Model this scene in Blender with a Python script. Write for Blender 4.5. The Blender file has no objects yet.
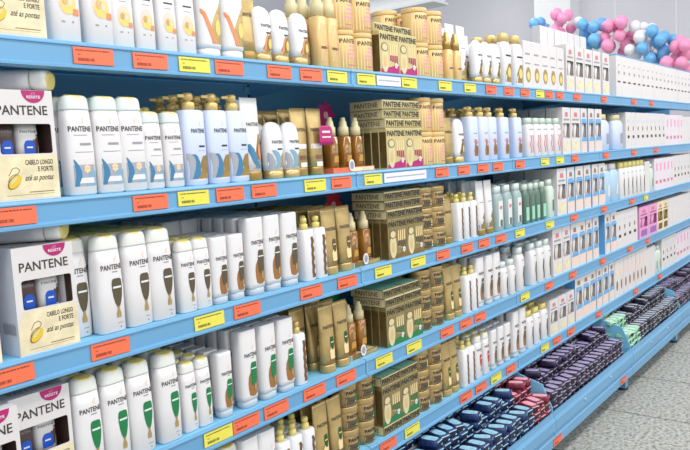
import bpy, math, random
from mathutils import Matrix, Vector
random.seed(7)
S = bpy.context.scene
COL = S.collection

# ------------------------------------------------------------------ camera
EYE = 1.36
cam_d = bpy.data.cameras.new('camera'); cam = bpy.data.objects.new('camera', cam_d); COL.objects.link(cam)
fwd = Vector((0.785627, 0.611059, -0.096940)); rgt = Vector((0.608990, -0.791396, -0.053132)); up = Vector((0.109185, 0.017293, 0.993871))
M = Matrix((rgt, up, -fwd)).transposed().to_4x4(); M.translation = (0, -1.3, EYE)
cam.matrix_world = M
cam_d.sensor_width = 36; cam_d.lens = 36 * 722.3 / 690; cam_d.clip_end = 100
S.camera = cam
# ------------------------------------------------------------------ world, lights, exposure
w = bpy.data.worlds.new('world'); S.world = w; w.use_nodes = True
bg = w.node_tree.nodes['Background']; bg.inputs[0].default_value = (0.93, 0.96, 1.0, 1); bg.inputs[1].default_value = 0.88
def area(name, loc, sx, sy, e, rot=(0, 0, 0), col=(1, .98, .95)):
    d = bpy.data.lights.new(name, 'AREA'); d.shape = 'RECTANGLE'; d.size = sx; d.size_y = sy; d.energy = e; d.color = col
    o = bpy.data.objects.new(name, d); COL.objects.link(o); o.location = loc; o.rotation_euler = rot; return o
area('ceiling_strip_light', (3.5, -1.5, 3.9), 11, 0.6, 200, (math.radians(20), 0, 0))
area('ceiling_strip_light', (3.5, -4.4, 3.7), 12, 0.8, 110, (math.radians(50), 0, 0))
area('ceiling_strip_light', (3.0, -8.5, 3.7), 14, 1.2, 150, (math.radians(66), 0, 0))
area('ceiling_strip_light', (7.5, 4.2, 4.6), 9, 0.8, 110)
area('ceiling_strip_light', (9.2, 0.8, 4.3), 0.6, 8, 60, (0, math.radians(-50), 0))
S.view_settings.view_transform = 'Standard'; S.view_settings.look = 'None'
S.view_settings.exposure = -0.22; S.view_settings.gamma = 1; S.view_settings.use_curve_mapping = False

# ------------------------------------------------------------------ materials
def lin(c):
    return tuple(((v / 255) / 12.92 if v / 255 <= .04045 else ((v / 255 + .055) / 1.055) ** 2.4) for v in c) + (1,)
MATS = {}
def mat(name, rgb, rough=.4, metal=0, bump=0, var=0, scale=30, trans=0, alpha=1, coat=0):
    m = bpy.data.materials.new(name); m.use_nodes = True
    nt = m.node_tree; b = nt.nodes['Principled BSDF']
    b.inputs['Base Color'].default_value = lin(rgb); b.inputs['Roughness'].default_value = rough; b.inputs['Metallic'].default_value = metal
    b.inputs['Transmission Weight'].default_value = trans; b.inputs['Alpha'].default_value = alpha; b.inputs['Coat Weight'].default_value = coat
    if var or bump:
        tc = nt.nodes.new('ShaderNodeTexCoord'); n = nt.nodes.new('ShaderNodeTexNoise'); n.inputs['Scale'].default_value = scale; n.inputs['Detail'].default_value = 5
        nt.links.new(tc.outputs['Object'], n.inputs['Vector'])
        if var:
            r = nt.nodes.new('ShaderNodeValToRGB'); c = lin(rgb)
            r.color_ramp.elements[0].position = .3; r.color_ramp.elements[1].position = .7
            r.color_ramp.elements[0].color = tuple(max(0, v * (1 - var)) for v in c[:3]) + (1,); r.color_ramp.elements[1].color = tuple(min(1, v * (1 + var)) for v in c[:3]) + (1,)
            nt.links.new(n.outputs['Fac'], r.inputs['Fac']); nt.links.new(r.outputs['Color'], b.inputs['Base Color'])
        if bump:
            bp = nt.nodes.new('ShaderNodeBump'); bp.inputs['Strength'].default_value = bump; bp.inputs['Distance'].default_value = .002
            nt.links.new(n.outputs['Fac'], bp.inputs['Height']); nt.links.new(bp.outputs['Normal'], b.inputs['Normal'])
    MATS[name] = m; return m
mat('white', (226, 224, 225), .3); mat('white_gloss', (230, 230, 233), .2); mat('paper', (216, 212, 212), .5, var=.03, scale=9)
mat('paper_side', (214, 218, 226), .55); mat('grey_print', (150, 152, 160), .5); mat('dark_print', (52, 46, 44), .5)
mat('text', (58, 50, 46), .5); mat('text_brown', (120, 84, 60), .5); mat('text_pink', (205, 110, 150), .5)
mat('cap_white', (218, 228, 226), .3); mat('cap_milk', (226, 227, 222), .3); mat('cap_grey', (176, 190, 202), .3); mat('cap_yellow', (228, 212, 128), .35)
mat('gold', (172, 142, 80), .26, .55, var=.2, scale=20); mat('gold_pale', (192, 166, 110), .26, .45, var=.18, scale=22); mat('gold_dark', (142, 112, 58), .35, .4, var=.2, scale=25)
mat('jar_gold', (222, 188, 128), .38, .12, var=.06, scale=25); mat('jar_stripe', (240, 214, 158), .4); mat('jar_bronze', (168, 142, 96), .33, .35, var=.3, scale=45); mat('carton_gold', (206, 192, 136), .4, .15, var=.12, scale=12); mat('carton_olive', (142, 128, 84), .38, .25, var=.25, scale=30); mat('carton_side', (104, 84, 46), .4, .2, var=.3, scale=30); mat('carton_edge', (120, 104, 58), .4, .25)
mat('cream', (214, 202, 158), .4); mat('pump_gold', (220, 192, 122), .3, .2)
mat('magenta', (176, 26, 108), .4); mat('pink_print', (236, 150, 190), .45); mat('green', (18, 120, 66), .4); mat('green_dark', (10, 84, 46), .4); mat('mint', (150, 214, 184), .4)
mat('brown_oval', (88, 76, 56), .4); mat('brown', (112, 78, 44), .4); mat('copper', (160, 112, 62), .35, .2); mat('amber', (150, 100, 34), .12, .1, coat=.6, var=.25, scale=30); mat('amber_dark', (66, 42, 26), .15, coat=.6)
mat('aqua', (128, 168, 190), .4); mat('aqua_dark', (62, 124, 166), .4); mat('silver', (166, 172, 182), .35, .2); mat('orange_print', (222, 140, 92), .4); mat('yellow_print', (224, 204, 112), .4); mat('blush', (238, 206, 190), .45)
mat('oil_gold', (196, 148, 66), .25); mat('royal_blue', (24, 82, 190), .35); mat('window_dark', (84, 64, 58), .3); mat('black', (26, 22, 26), .35); mat('cream_paper', (226, 214, 178), .5, var=.16, scale=28); mat('pale_lilac', (222, 214, 222), .45); mat('kit_blue', (96, 168, 222), .4); mat('oil_yellow', (226, 190, 44), .25)
mat('lilac', (206, 216, 240), .3); mat('ice_blue', (176, 208, 232), .35); mat('teal_clear', (156, 178, 178), .2); mat('green_bottle', (84, 112, 98), .2, coat=.4); mat('rose', (208, 120, 130), .45); mat('pink_box', (226, 158, 204), .45); mat('violet', (150, 96, 170), .4); mat('red', (196, 40, 60), .4); mat('mint_top', (204, 220, 208), .4)
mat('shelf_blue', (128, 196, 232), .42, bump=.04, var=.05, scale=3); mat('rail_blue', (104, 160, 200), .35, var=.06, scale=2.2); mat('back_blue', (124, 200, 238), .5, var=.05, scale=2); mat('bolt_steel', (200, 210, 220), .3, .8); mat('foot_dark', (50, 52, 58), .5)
mat('tag_orange', (236, 112, 76), .45, var=.04, scale=30); mat('tag_yellow', (228, 218, 84), .45, var=.04, scale=30); mat('tag_ink', (142, 52, 34), .5); mat('tag_ink_green', (96, 100, 30), .5); mat('tag_white', (226, 228, 240), .4); mat('tag_holder', (176, 206, 226), .2)
mat('pk_blue', (26, 44, 92), .35, var=.9, scale=60); mat('pk_sky', (160, 212, 236), .3, var=.25, scale=40); mat('pk_red', (120, 34, 56), .35, var=.7, scale=45); mat('pk_pink', (236, 168, 184), .4); mat('pk_purple', (44, 32, 62), .3, var=.7, scale=45); mat('pk_lav', (170, 162, 196), .2, var=.4, scale=60); mat('pk_mint', (150, 206, 172), .4, var=.2, scale=50); mat('pk_pale', (214, 238, 226), .35); mat('pk_dark', (48, 44, 62), .35, var=.4, scale=60); mat('pk_silver', (196, 206, 220), .25, .2); mat('pk_violet', (62, 50, 70), .35, var=.6, scale=60)
mat('b_pink', (246, 156, 196), .3); mat('b_blue', (112, 182, 232), .3); mat('b_white', (236, 236, 240), .3)
mat('wall_paint', (210, 210, 218), .8, var=.02, scale=1.5); mat('wall_white', (228, 230, 232), .7); mat('roof_grey', (184, 188, 194), .7)
def floor_mat():
    m = bpy.data.materials.new('floor_tile'); m.use_nodes = True; nt = m.node_tree; b = nt.nodes['Principled BSDF']; b.inputs['Roughness'].default_value = .45
    tc = nt.nodes.new('ShaderNodeTexCoord')
    n1 = nt.nodes.new('ShaderNodeTexNoise'); n1.inputs['Scale'].default_value = 55; n1.inputs['Detail'].default_value = 6; n1.inputs['Roughness'].default_value = .7
    r1 = nt.nodes.new('ShaderNodeValToRGB'); r1.color_ramp.elements[0].position = .36; r1.color_ramp.elements[0].color = lin((104, 104, 100)); r1.color_ramp.elements[1].position = .56; r1.color_ramp.elements[1].color = lin((196, 196, 188))
    br = nt.nodes.new('ShaderNodeTexBrick'); br.offset = 0; br.inputs['Scale'].default_value = 1; br.inputs['Brick Width'].default_value = .6; br.inputs['Row Height'].default_value = .6; br.inputs['Mortar Size'].default_value = .005
    br.inputs['Color1'].default_value = (1, 1, 1, 1); br.inputs['Color2'].default_value = (.93, .93, .93, 1); br.inputs['Mortar'].default_value = (.3, .3, .3, 1)
    mx = nt.nodes.new('ShaderNodeMix'); mx.data_type = 'RGBA'; mx.blend_type = 'MULTIPLY'; mx.inputs[0].default_value = 1
    nt.links.new(tc.outputs['Object'], n1.inputs['Vector']); nt.links.new(tc.outputs['Object'], br.inputs['Vector'])
    nt.links.new(n1.outputs['Fac'], r1.inputs['Fac']); nt.links.new(r1.outputs['Color'], mx.inputs[6]); nt.links.new(br.outputs['Color'], mx.inputs[7]); nt.links.new(mx.outputs[2], b.inputs['Base Color'])
    MATS['floor_tile'] = m
floor_mat()

# ------------------------------------------------------------------ mesh builder
_TXT = {}
def text_mesh(s, shear=0, bold=0):
    k = (s, shear, bold)
    if k not in _TXT:
        c = bpy.data.curves.new('t', 'FONT'); c.body = s; c.size = 1; c.resolution_u = 2; c.shear = shear; c.offset = bold
        o = bpy.data.objects.new('t', c); COL.objects.link(o)
        me = bpy.data.meshes.new_from_object(o.evaluated_get(bpy.context.evaluated_depsgraph_get()))
        vs = [(v.co.x, v.co.y) for v in me.vertices]; fs = [tuple(p.vertices) for p in me.polygons]
        bpy.data.objects.remove(o); bpy.data.curves.remove(c); bpy.data.meshes.remove(me)
        x0 = min(v[0] for v in vs); x1 = max(v[0] for v in vs); y0 = min(v[1] for v in vs); y1 = max(v[1] for v in vs)
        _TXT[k] = ([((v[0] - x0) / (x1 - x0), (v[1] - y0) / (y1 - y0)) for v in vs], fs)
    return _TXT[k]
class MB:
    def __init__(s): s.v = []; s.f = []; s.m = []; s.sm = []; s.names = []
    def mi(s, n):
        if n not in s.names: s.names.append(n)
        return s.names.index(n)
    def add(s, vs, fs, m, smooth=False):
        o = len(s.v); s.v += [tuple(v) for v in vs]; k = s.mi(m)
        for f in fs: s.f.append(tuple(i + o for i in f)); s.m.append(k); s.sm.append(smooth)
        return s
    def box(s, x0, x1, y0, y1, z0, z1, m):
        vs = [(x, y, z) for x in (x0, x1) for y in (y0, y1) for z in (z0, z1)]
        return s.add(vs, [(0, 1, 3, 2), (4, 6, 7, 5), (0, 4, 5, 1), (2, 3, 7, 6), (0, 2, 6, 4), (1, 5, 7, 3)], m)
    def bbox(s, x0, x1, y0, y1, z0, z1, m, r=.0015):   # box with chamfered vertical edges and top rim
        pr = [(x0 + r, y0), (x1 - r, y0), (x1, y0 + r), (x1, y1 - r), (x1 - r, y1), (x0 + r, y1), (x0, y1 - r), (x0, y0 + r)]
        cx, cy = (x0 + x1) / 2, (y0 + y1) / 2
        def ring(z, i): return [(cx + (x - cx) * (1 - i / max(1e-4, (x1 - x0) / 2)), cy + (y - cy) * (1 - i / max(1e-4, (y1 - y0) / 2)), z) for x, y in pr]
        vs = ring(z0, 0) + ring(z1 - r, 0) + ring(z1, r); fs = []
        for k in range(2):
            for i in range(8): j = (i + 1) % 8; fs.append((k * 8 + i, k * 8 + j, k * 8 + 8 + j, k * 8 + 8 + i))
        fs += [tuple(range(7, -1, -1)), tuple(range(16, 24))]
        return s.add(vs, fs, m)
    def loft(s, secs, m, n=20, close=(True, True), smooth=True):
        vs = []; fs = []
        for q in secs:
            z, a, b, e = q[:4]; cx = q[4] if len(q) > 4 else 0; cy = q[5] if len(q) > 5 else 0
            for i in range(n):
                t = 2 * math.pi * i / n; c, d = math.cos(t), math.sin(t)
                vs.append((cx + a * math.copysign(abs(c) ** (2 / e), c), cy + b * math.copysign(abs(d) ** (2 / e), d), z))
        for k in range(len(secs) - 1):
            for i in range(n): j = (i + 1) % n; fs.append((k * n + i, k * n + j, (k + 1) * n + j, (k + 1) * n + i))
        s.add(vs, fs, m, smooth)
        o = len(s.v) - len(vs); k = s.mi(m)
        if close[0]: s.f.append(tuple(o + i for i in range(n - 1, -1, -1))); s.m.append(k); s.sm.append(False)
        if close[1]: s.f.append(tuple(o + (len(secs) - 1) * n + i for i in range(n))); s.m.append(k); s.sm.append(False)
        return s
    def text(s, t, cx, z, wd, ht, m, surf, shear=0, bold=0):
        vs, fs = text_mesh(t, shear, bold)
        out = []
        for u, v in vs:
            x = cx - wd / 2 + u * wd; zz = z + v * ht; out.append((x, surf(x, zz) - .0006, zz))
        return s.add(out, fs, m)
    def band(s, rows, m, surf, nx=4, eps=.0004):
        vs = []; fs = []
        for z, a, b in rows:
            for i in range(nx + 1): x = a + (b - a) * i / nx; vs.append((x, surf(x, z) - eps, z))
        for k in range(len(rows) - 1):
            for i in range(nx): o = k * (nx + 1) + i; fs.append((o, o + 1, o + nx + 2, o + nx + 1))
        return s.add(vs, fs, m)
    def oval(s, cx, cz, rx, rz, m, surf, n=8, eps=.0004):
        rows = []
        for i in range(n + 1):
            t = -math.pi / 2 + math.pi * i / n; ww = rx * math.cos(t) + 1e-5; rows.append((cz + rz * math.sin(t), cx - ww, cx + ww))
        return s.band(rows, m, surf, 3, eps)
    def build(s, name, parent=None, bevel=0):
        me = bpy.data.meshes.new(name); me.from_pydata(s.v, [], s.f); me.update()
        for n in s.names: me.materials.append(MATS[n])
        me.polygons.foreach_set('material_index', s.m); me.polygons.foreach_set('use_smooth', s.sm); me.update()
        o = bpy.data.objects.new(name, me); COL.objects.link(o)
        if parent: o.parent = parent
        if bevel:
            b = o.modifiers.new('b', 'BEVEL'); b.width = bevel; b.segments = 2; b.limit_method = 'ANGLE'
        return o
def sec_surf(secs):
    zs = [q[0] for q in secs]
    def f(x, z):
        z = min(max(z, zs[0]), zs[-1])
        for k in range(len(secs) - 1):
            if z <= zs[k + 1]: break
        t = (z - zs[k]) / max(1e-9, zs[k + 1] - zs[k]); p, q = secs[k], secs[k + 1]
        a = p[1] + (q[1] - p[1]) * t; b = p[2] + (q[2] - p[2]) * t; e = p[3] + (q[3] - p[3]) * t
        u = min(.98, abs(x) / a)
        return -b * (1 - u ** e) ** (1 / e)
    return f
def flat(y): return lambda x, z: y
def empty(name, loc=(0, 0, 0)):
    o = bpy.data.objects.new(name, None); COL.objects.link(o); o.location = loc; o.empty_display_size = .05; return o
LABELS = {}
def tag(o, label, cat, group=None):
    n = len(label.replace(',', ' ').split())
    if n > 16 or n < 4: print('LABEL LEN', n, label)
    if label in LABELS: print('DUP LABEL', label)
    LABELS[label] = 1
    o['label'] = label; o['category'] = cat
    if group: o['group'] = group
    return o
KIDS = {}
def kids(o):
    if o.name not in KIDS: KIDS[o.name] = [(c, [g for g in COL.objects if g.parent == c]) for c in COL.objects if c.parent == o]
    return KIDS[o.name]
USED = set()
def place(proto, loc, rz=0, rx=0, ry=0, sc=1):
    """first call moves the prototype itself, later calls copy it and its parts"""
    ks = kids(proto)
    if proto.name not in USED:
        USED.add(proto.name); r = proto
    else:
        r = proto.copy(); COL.objects.link(r)
        for k in ('label', 'category', 'group'):
            if k in r: del r[k]
        for c, gs in ks:
            d = c.copy(); COL.objects.link(d); d.parent = r
            for g in gs: h = g.copy(); COL.objects.link(h); h.parent = d
    r.location = loc; r.rotation_euler = (rx, ry, rz)
    if sc != 1: r.scale = (sc, sc, sc)
    return r
ORD = 'first second third fourth fifth sixth seventh eighth ninth tenth eleventh twelfth thirteenth fourteenth fifteenth sixteenth seventeenth eighteenth nineteenth twentieth'.split()
def ordw(i):
    if i < 20: return ORD[i]
    t = {2: 'twenty', 3: 'thirty', 4: 'forty', 5: 'fifty', 6: 'sixty', 7: 'seventy'}
    n = i + 1; a, b = divmod(n, 10)
    return t[a] + '-' + ORD[b - 1] if b else t[a] .replace('y', 'ieth')
SH = ['top shelf', 'second shelf', 'third shelf', 'fourth shelf', 'fifth shelf']
ZS = [1.611, 1.306, 1.012, 0.729, 0.450]
def run(k, proto, xs, desc, cat, group, y=.03, rows=1, dy=.05, z=0, jit=.003, lean=0, level='', skip=()):
    for r in range(rows):
        for i, x in enumerate(xs):
            if (r, i) in skip: continue
            rowt = 'front row' if r == 0 else ordw(r) + ' row back' if r > 1 else 'second row'
            if r > 1: rowt = ordw(r) + ' row'
            if rows == 1: rowt = ''
            pos = (ordw(i) + ' from left') if len(xs) > 1 else ''
            lab = ', '.join([q for q in (desc, pos, rowt, level, SH[k]) if q])
            o = place(proto, (x + random.uniform(-jit, jit), y + r * dy + random.uniform(0, jit), ZS[k] + z + .0003), random.uniform(-.04, .04) if jit else 0, lean)
            tag(o, lab, cat, group + ' on the ' + SH[k])

# ------------------------------------------------------------------ setting
def struct(o): o['kind'] = 'structure'; return o
b = MB(); b.box(-2, 14, -5, 10, -.1, 0, 'floor_tile'); struct(b.build('floor'))
b = MB(); b.box(13, 13.2, -5, 10, 0, 6, 'wall_paint'); struct(b.build('wall_right'))
b = MB(); b.box(-2, 13.2, 10, 10.2, 0, 6, 'wall_paint'); struct(b.build('wall_back'))
b = MB(); b.box(12.55, 13, 3.3, 3.95, 0, 6, 'wall_white'); b.box(12.5, 13, 3.25, 4.0, 0, .15, 'wall_white'); struct(b.build('trim_1'))
b = MB(); b.box(8.0, 8.2, 3.3, 10, 3.20, 3.40, 'wall_white'); b.box(7.92, 8.28, 3.3, 10, 3.40, 3.43, 'wall_white'); b.box(7.92, 8.28, 3.3, 10, 3.17, 3.20, 'wall_white'); struct(b.build('trim_2'))

# shelving bays
JO = [-0.555, 0.54, 1.74, 2.84, 3.94, 5.04, 6.14, 7.24]
def bay(i, x0, x1):
    r = empty('shelving_bay', (x0, 0, 0))
    tag(r, 'light blue steel shelving bay, %s from the left end' % ordw(i), 'shelving', 'shelving bays along the aisle')
    W = x1 - x0; g = .0015
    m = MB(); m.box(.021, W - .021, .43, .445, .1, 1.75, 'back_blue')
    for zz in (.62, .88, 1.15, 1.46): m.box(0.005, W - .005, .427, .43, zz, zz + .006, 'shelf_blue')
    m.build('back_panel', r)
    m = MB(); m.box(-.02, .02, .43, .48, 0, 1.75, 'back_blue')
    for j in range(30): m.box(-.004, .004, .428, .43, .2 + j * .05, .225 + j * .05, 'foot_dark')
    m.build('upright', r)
    for k, z in enumerate(ZS):
        m = MB()
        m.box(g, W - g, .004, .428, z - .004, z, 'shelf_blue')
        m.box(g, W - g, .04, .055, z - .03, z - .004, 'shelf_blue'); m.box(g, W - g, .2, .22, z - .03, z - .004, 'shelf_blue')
        if k > 1:
            for j in range(26): m.box(.03 + j * .04, .038 + j * .04, .028, .031, z, z + .0004, 'back_blue')
        s = m.build('shelf', r)
        m = MB()   # front price rail: profile extruded along the shelf
        pf = [(.012, z), (.002, z - .001), (-.001, z - .006), (-.001, z - .008), (.002, z - .009), (.002, z - .044), (-.006, z - .048), (-.006, z - .053), (.012, z - .056), (.018, z - .05), (.018, z - .004)]
        n = len(pf); vs = [(xx, yy, zz) for xx in (g, W - g) for yy, zz in pf]
        m.add(vs, [(a, (a + 1) % n, n + (a + 1) % n, n + a) for a in range(n)] + [tuple(range(n - 1, -1, -1)), tuple(range(n, 2 * n))], 'rail_blue')
        m.box(.006, .009, .0012, .003, z - .043, z - .010, 'back_blue')
        for zz in (z - .012, z - .038): m.box(.0145, .0175, .0012, .003, zz, zz + .004, 'bolt_steel')
        m.build('price_rail', s)
        m = MB()   # bracket arm
        vs = [(xx, yy, zz) for xx in (.004, .008) for yy, zz in ((.43, z - .004), (.03, z - .004), (.03, z - .022), (.2, z - .033), (.43, z - .048))]
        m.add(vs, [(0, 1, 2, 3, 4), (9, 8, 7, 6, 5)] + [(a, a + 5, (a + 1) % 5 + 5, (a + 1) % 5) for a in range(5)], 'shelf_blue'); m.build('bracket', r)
    # base deck and kick lip
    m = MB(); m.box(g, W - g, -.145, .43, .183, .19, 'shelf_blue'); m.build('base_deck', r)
    m = MB(); pf = [(-.150, .232), (-.143, .232), (-.143, .180), (-.12, .176), (-.12, .095), (-.150, .085), (-.156, .09), (-.156, .128), (-.148, .134), (-.148, .150), (-.160, .160), (-.160, .2), (-.152, .212)]
    n = len(pf); vs = [(xx, yy, zz) for xx in (g, W - g) for yy, zz in pf]
    m.add(vs, [(a, (a + 1) % n, n + (a + 1) % n, n + a) for a in range(n)] + [tuple(range(n - 1, -1, -1)), tuple(range(n, 2 * n))], 'rail_blue'); m.build('base_rail', r)
    m = MB()
    vs = [(xx, yy, zz) for xx in (.004, .009) for yy, zz in ((-.143, .19), (.42, .19), (.42, .395), (.06, .395), (-.1, .345), (-.143, .25))]
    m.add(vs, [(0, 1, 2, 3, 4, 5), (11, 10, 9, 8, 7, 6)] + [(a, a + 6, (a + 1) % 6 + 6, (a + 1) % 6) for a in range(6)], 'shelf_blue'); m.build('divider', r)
    for fy in (-.1, .35):
        m = MB(); m.box(-.015, .03, fy - .02, fy + .05, .012, .11, 'rail_blue'); m.loft([(0, .028, .028, 2, .008, fy), (.01, .026, .026, 2, .008, fy), (.016, .01, .01, 2, .008, fy), (.06, .01, .01, 2, .008, fy)], 'foot_dark', 14); m.build('foot', r)
    for fx in (.35, .72):
        m = MB(); m.loft([(-.006, .006, .006, 2), (0, .008, .008, 2), (.002, .006, .006, 2)], 'bolt_steel', 10); o = m.build('bolt', r); o.rotation_euler = (math.pi / 2, 0, 0); o.location = (fx, -.162, .185)
for i in range(len(JO) - 1): bay(i, JO[i], JO[i + 1])

# ------------------------------------------------------------------ price tags
TAGS = [[(0.875, 'O'), (1.015, 'O'), (1.139, 'Y'), (1.248, 'O'), (1.427, 'O'), (1.556, 'O'), (1.672, 'Y'), (1.815, 'Y'), (2.058, 'Y'), (2.296, 'Y'), (2.484, 'Y'), (2.66, 'O'), (2.825, 'O'), (2.986, 'O'), (3.149, 'Y'), (3.253, 'O'), (3.388, 'O'), (3.615, 'O'), (4.027, 'O'), (4.582, 'O'), (4.978, 'O')],
[(0.676, 'O'), (0.986, 'O'), (1.107, 'Y'), (1.223, 'O'), (1.342, 'O'), (1.546, 'Y'), (1.665, 'O'), (1.826, 'Y'), (2.25, 'O'), (2.413, 'O'), (2.568, 'O'), (2.7, 'O'), (2.913, 'O'), (3.186, 'Y'), (3.369, 'Y'), (3.568, 'O'), (4.044, 'O'), (4.567, 'O'), (5.061, 'O')],
[(0.642, 'O'), (0.856, 'O'), (1.128, 'Y'), (1.254, 'O'), (1.503, 'O'), (1.668, 'O'), (1.856, 'Y'), (2.065, 'Y'), (2.234, 'O'), (2.414, 'O'), (2.554, 'O'), (2.706, 'O'), (2.892, 'Y'), (3.225, 'Y'), (3.536, 'O'), (3.994, 'O'), (4.512, 'O'), (4.813, 'Y')],
[(1.13, 'Y'), (1.224, 'O'), (1.335, 'O'), (1.491, 'O'), (1.638, 'O'), (1.837, 'Y'), (2.016, 'Y'), (2.24, 'O'), (2.384, 'O'), (2.499, 'O'), (2.924, 'Y'), (3.195, 'O'), (3.504, 'O'), (3.961, 'O'), (4.457, 'O'), (4.846, 'O')],
[(1.837, 'O'), (1.981, 'Y'), (2.363, 'O'), (2.486, 'O'), (2.619, 'Y'), (2.761, 'O'), (3.128, 'Y'), (3.275, 'O'), (3.459, 'O'), (3.879, 'O'), (4.567, 'O'), (5.125, 'O')]]
def tag_proto(c):
    m = MB(); mm, ink = ('tag_orange', 'tag_ink') if c == 'O' else ('tag_yellow', 'tag_ink_green')
    m.box(-.046, .046, -.0006, .0006, 0, .033, mm)
    x = -.040; rnd = random.Random(3)
    while x < .036:
        l = rnd.uniform(.002, .007); m.box(x, x + l, -.0009, -.0006, .026, .0285, ink); x += l + rnd.uniform(.0008, .002)
    for j in range(18): m.box(-.036 + j * .0021, -.036 + j * .0021 + rnd.uniform(.0005, .0016), -.0009, -.0006, .006, .012, ink)
    m.box(-.036, -.030, -.0009, -.0006, .018, .0195, ink)
    return m.build('price_tag')
TP = {c: tag_proto(c) for c in 'OY'}
for k, t in enumerate(TAGS):
    cnt = {'O': 0, 'Y': 0}
    for x, c in t:
        o = place(TP[c], (x + (.0 if c == 'Y' else 0), .0002 - .0008, ZS[k] - .0435), random.uniform(-.01, .01), -.02, random.uniform(-.012, .012))
        tag(o, '%s price tag, %s such tag from left on rail of %s' % ({'O': 'orange', 'Y': 'yellow'}[c], ordw(cnt[c]), SH[k]), 'price tag', 'price tags on the ' + SH[k]); cnt[c] += 1
for x in (2.86, 3.77):
    o = place(TP['O'], (x, -.1575, .093), 0, 0, 0); tag(o, 'orange price tag on base rail, ' + ('nearer one' if x < 3 else 'farther one'), 'price tag', 'price tags on the base rail')
for k, x0, x1, l in ((0, 1.87, 2.005, 'top'), (1, 1.885, 2.14, 'second')):
    m = MB(); m.box(x0, x1, -.0014, .0002, ZS[k] - .042, ZS[k] - .012, 'tag_white'); 
    rnd = random.Random(k); x = x0 + .01
    while x < x1 - .01: q = rnd.uniform(.003, .008); m.box(x, x + q, -.0017, -.0014, ZS[k] - .028, ZS[k] - .024, 'grey_print'); x += q + .002
    tag(m.build('price_strip'), 'long white printed strip on rail of %s shelf below gold cartons' % l, 'price strip')

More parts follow.
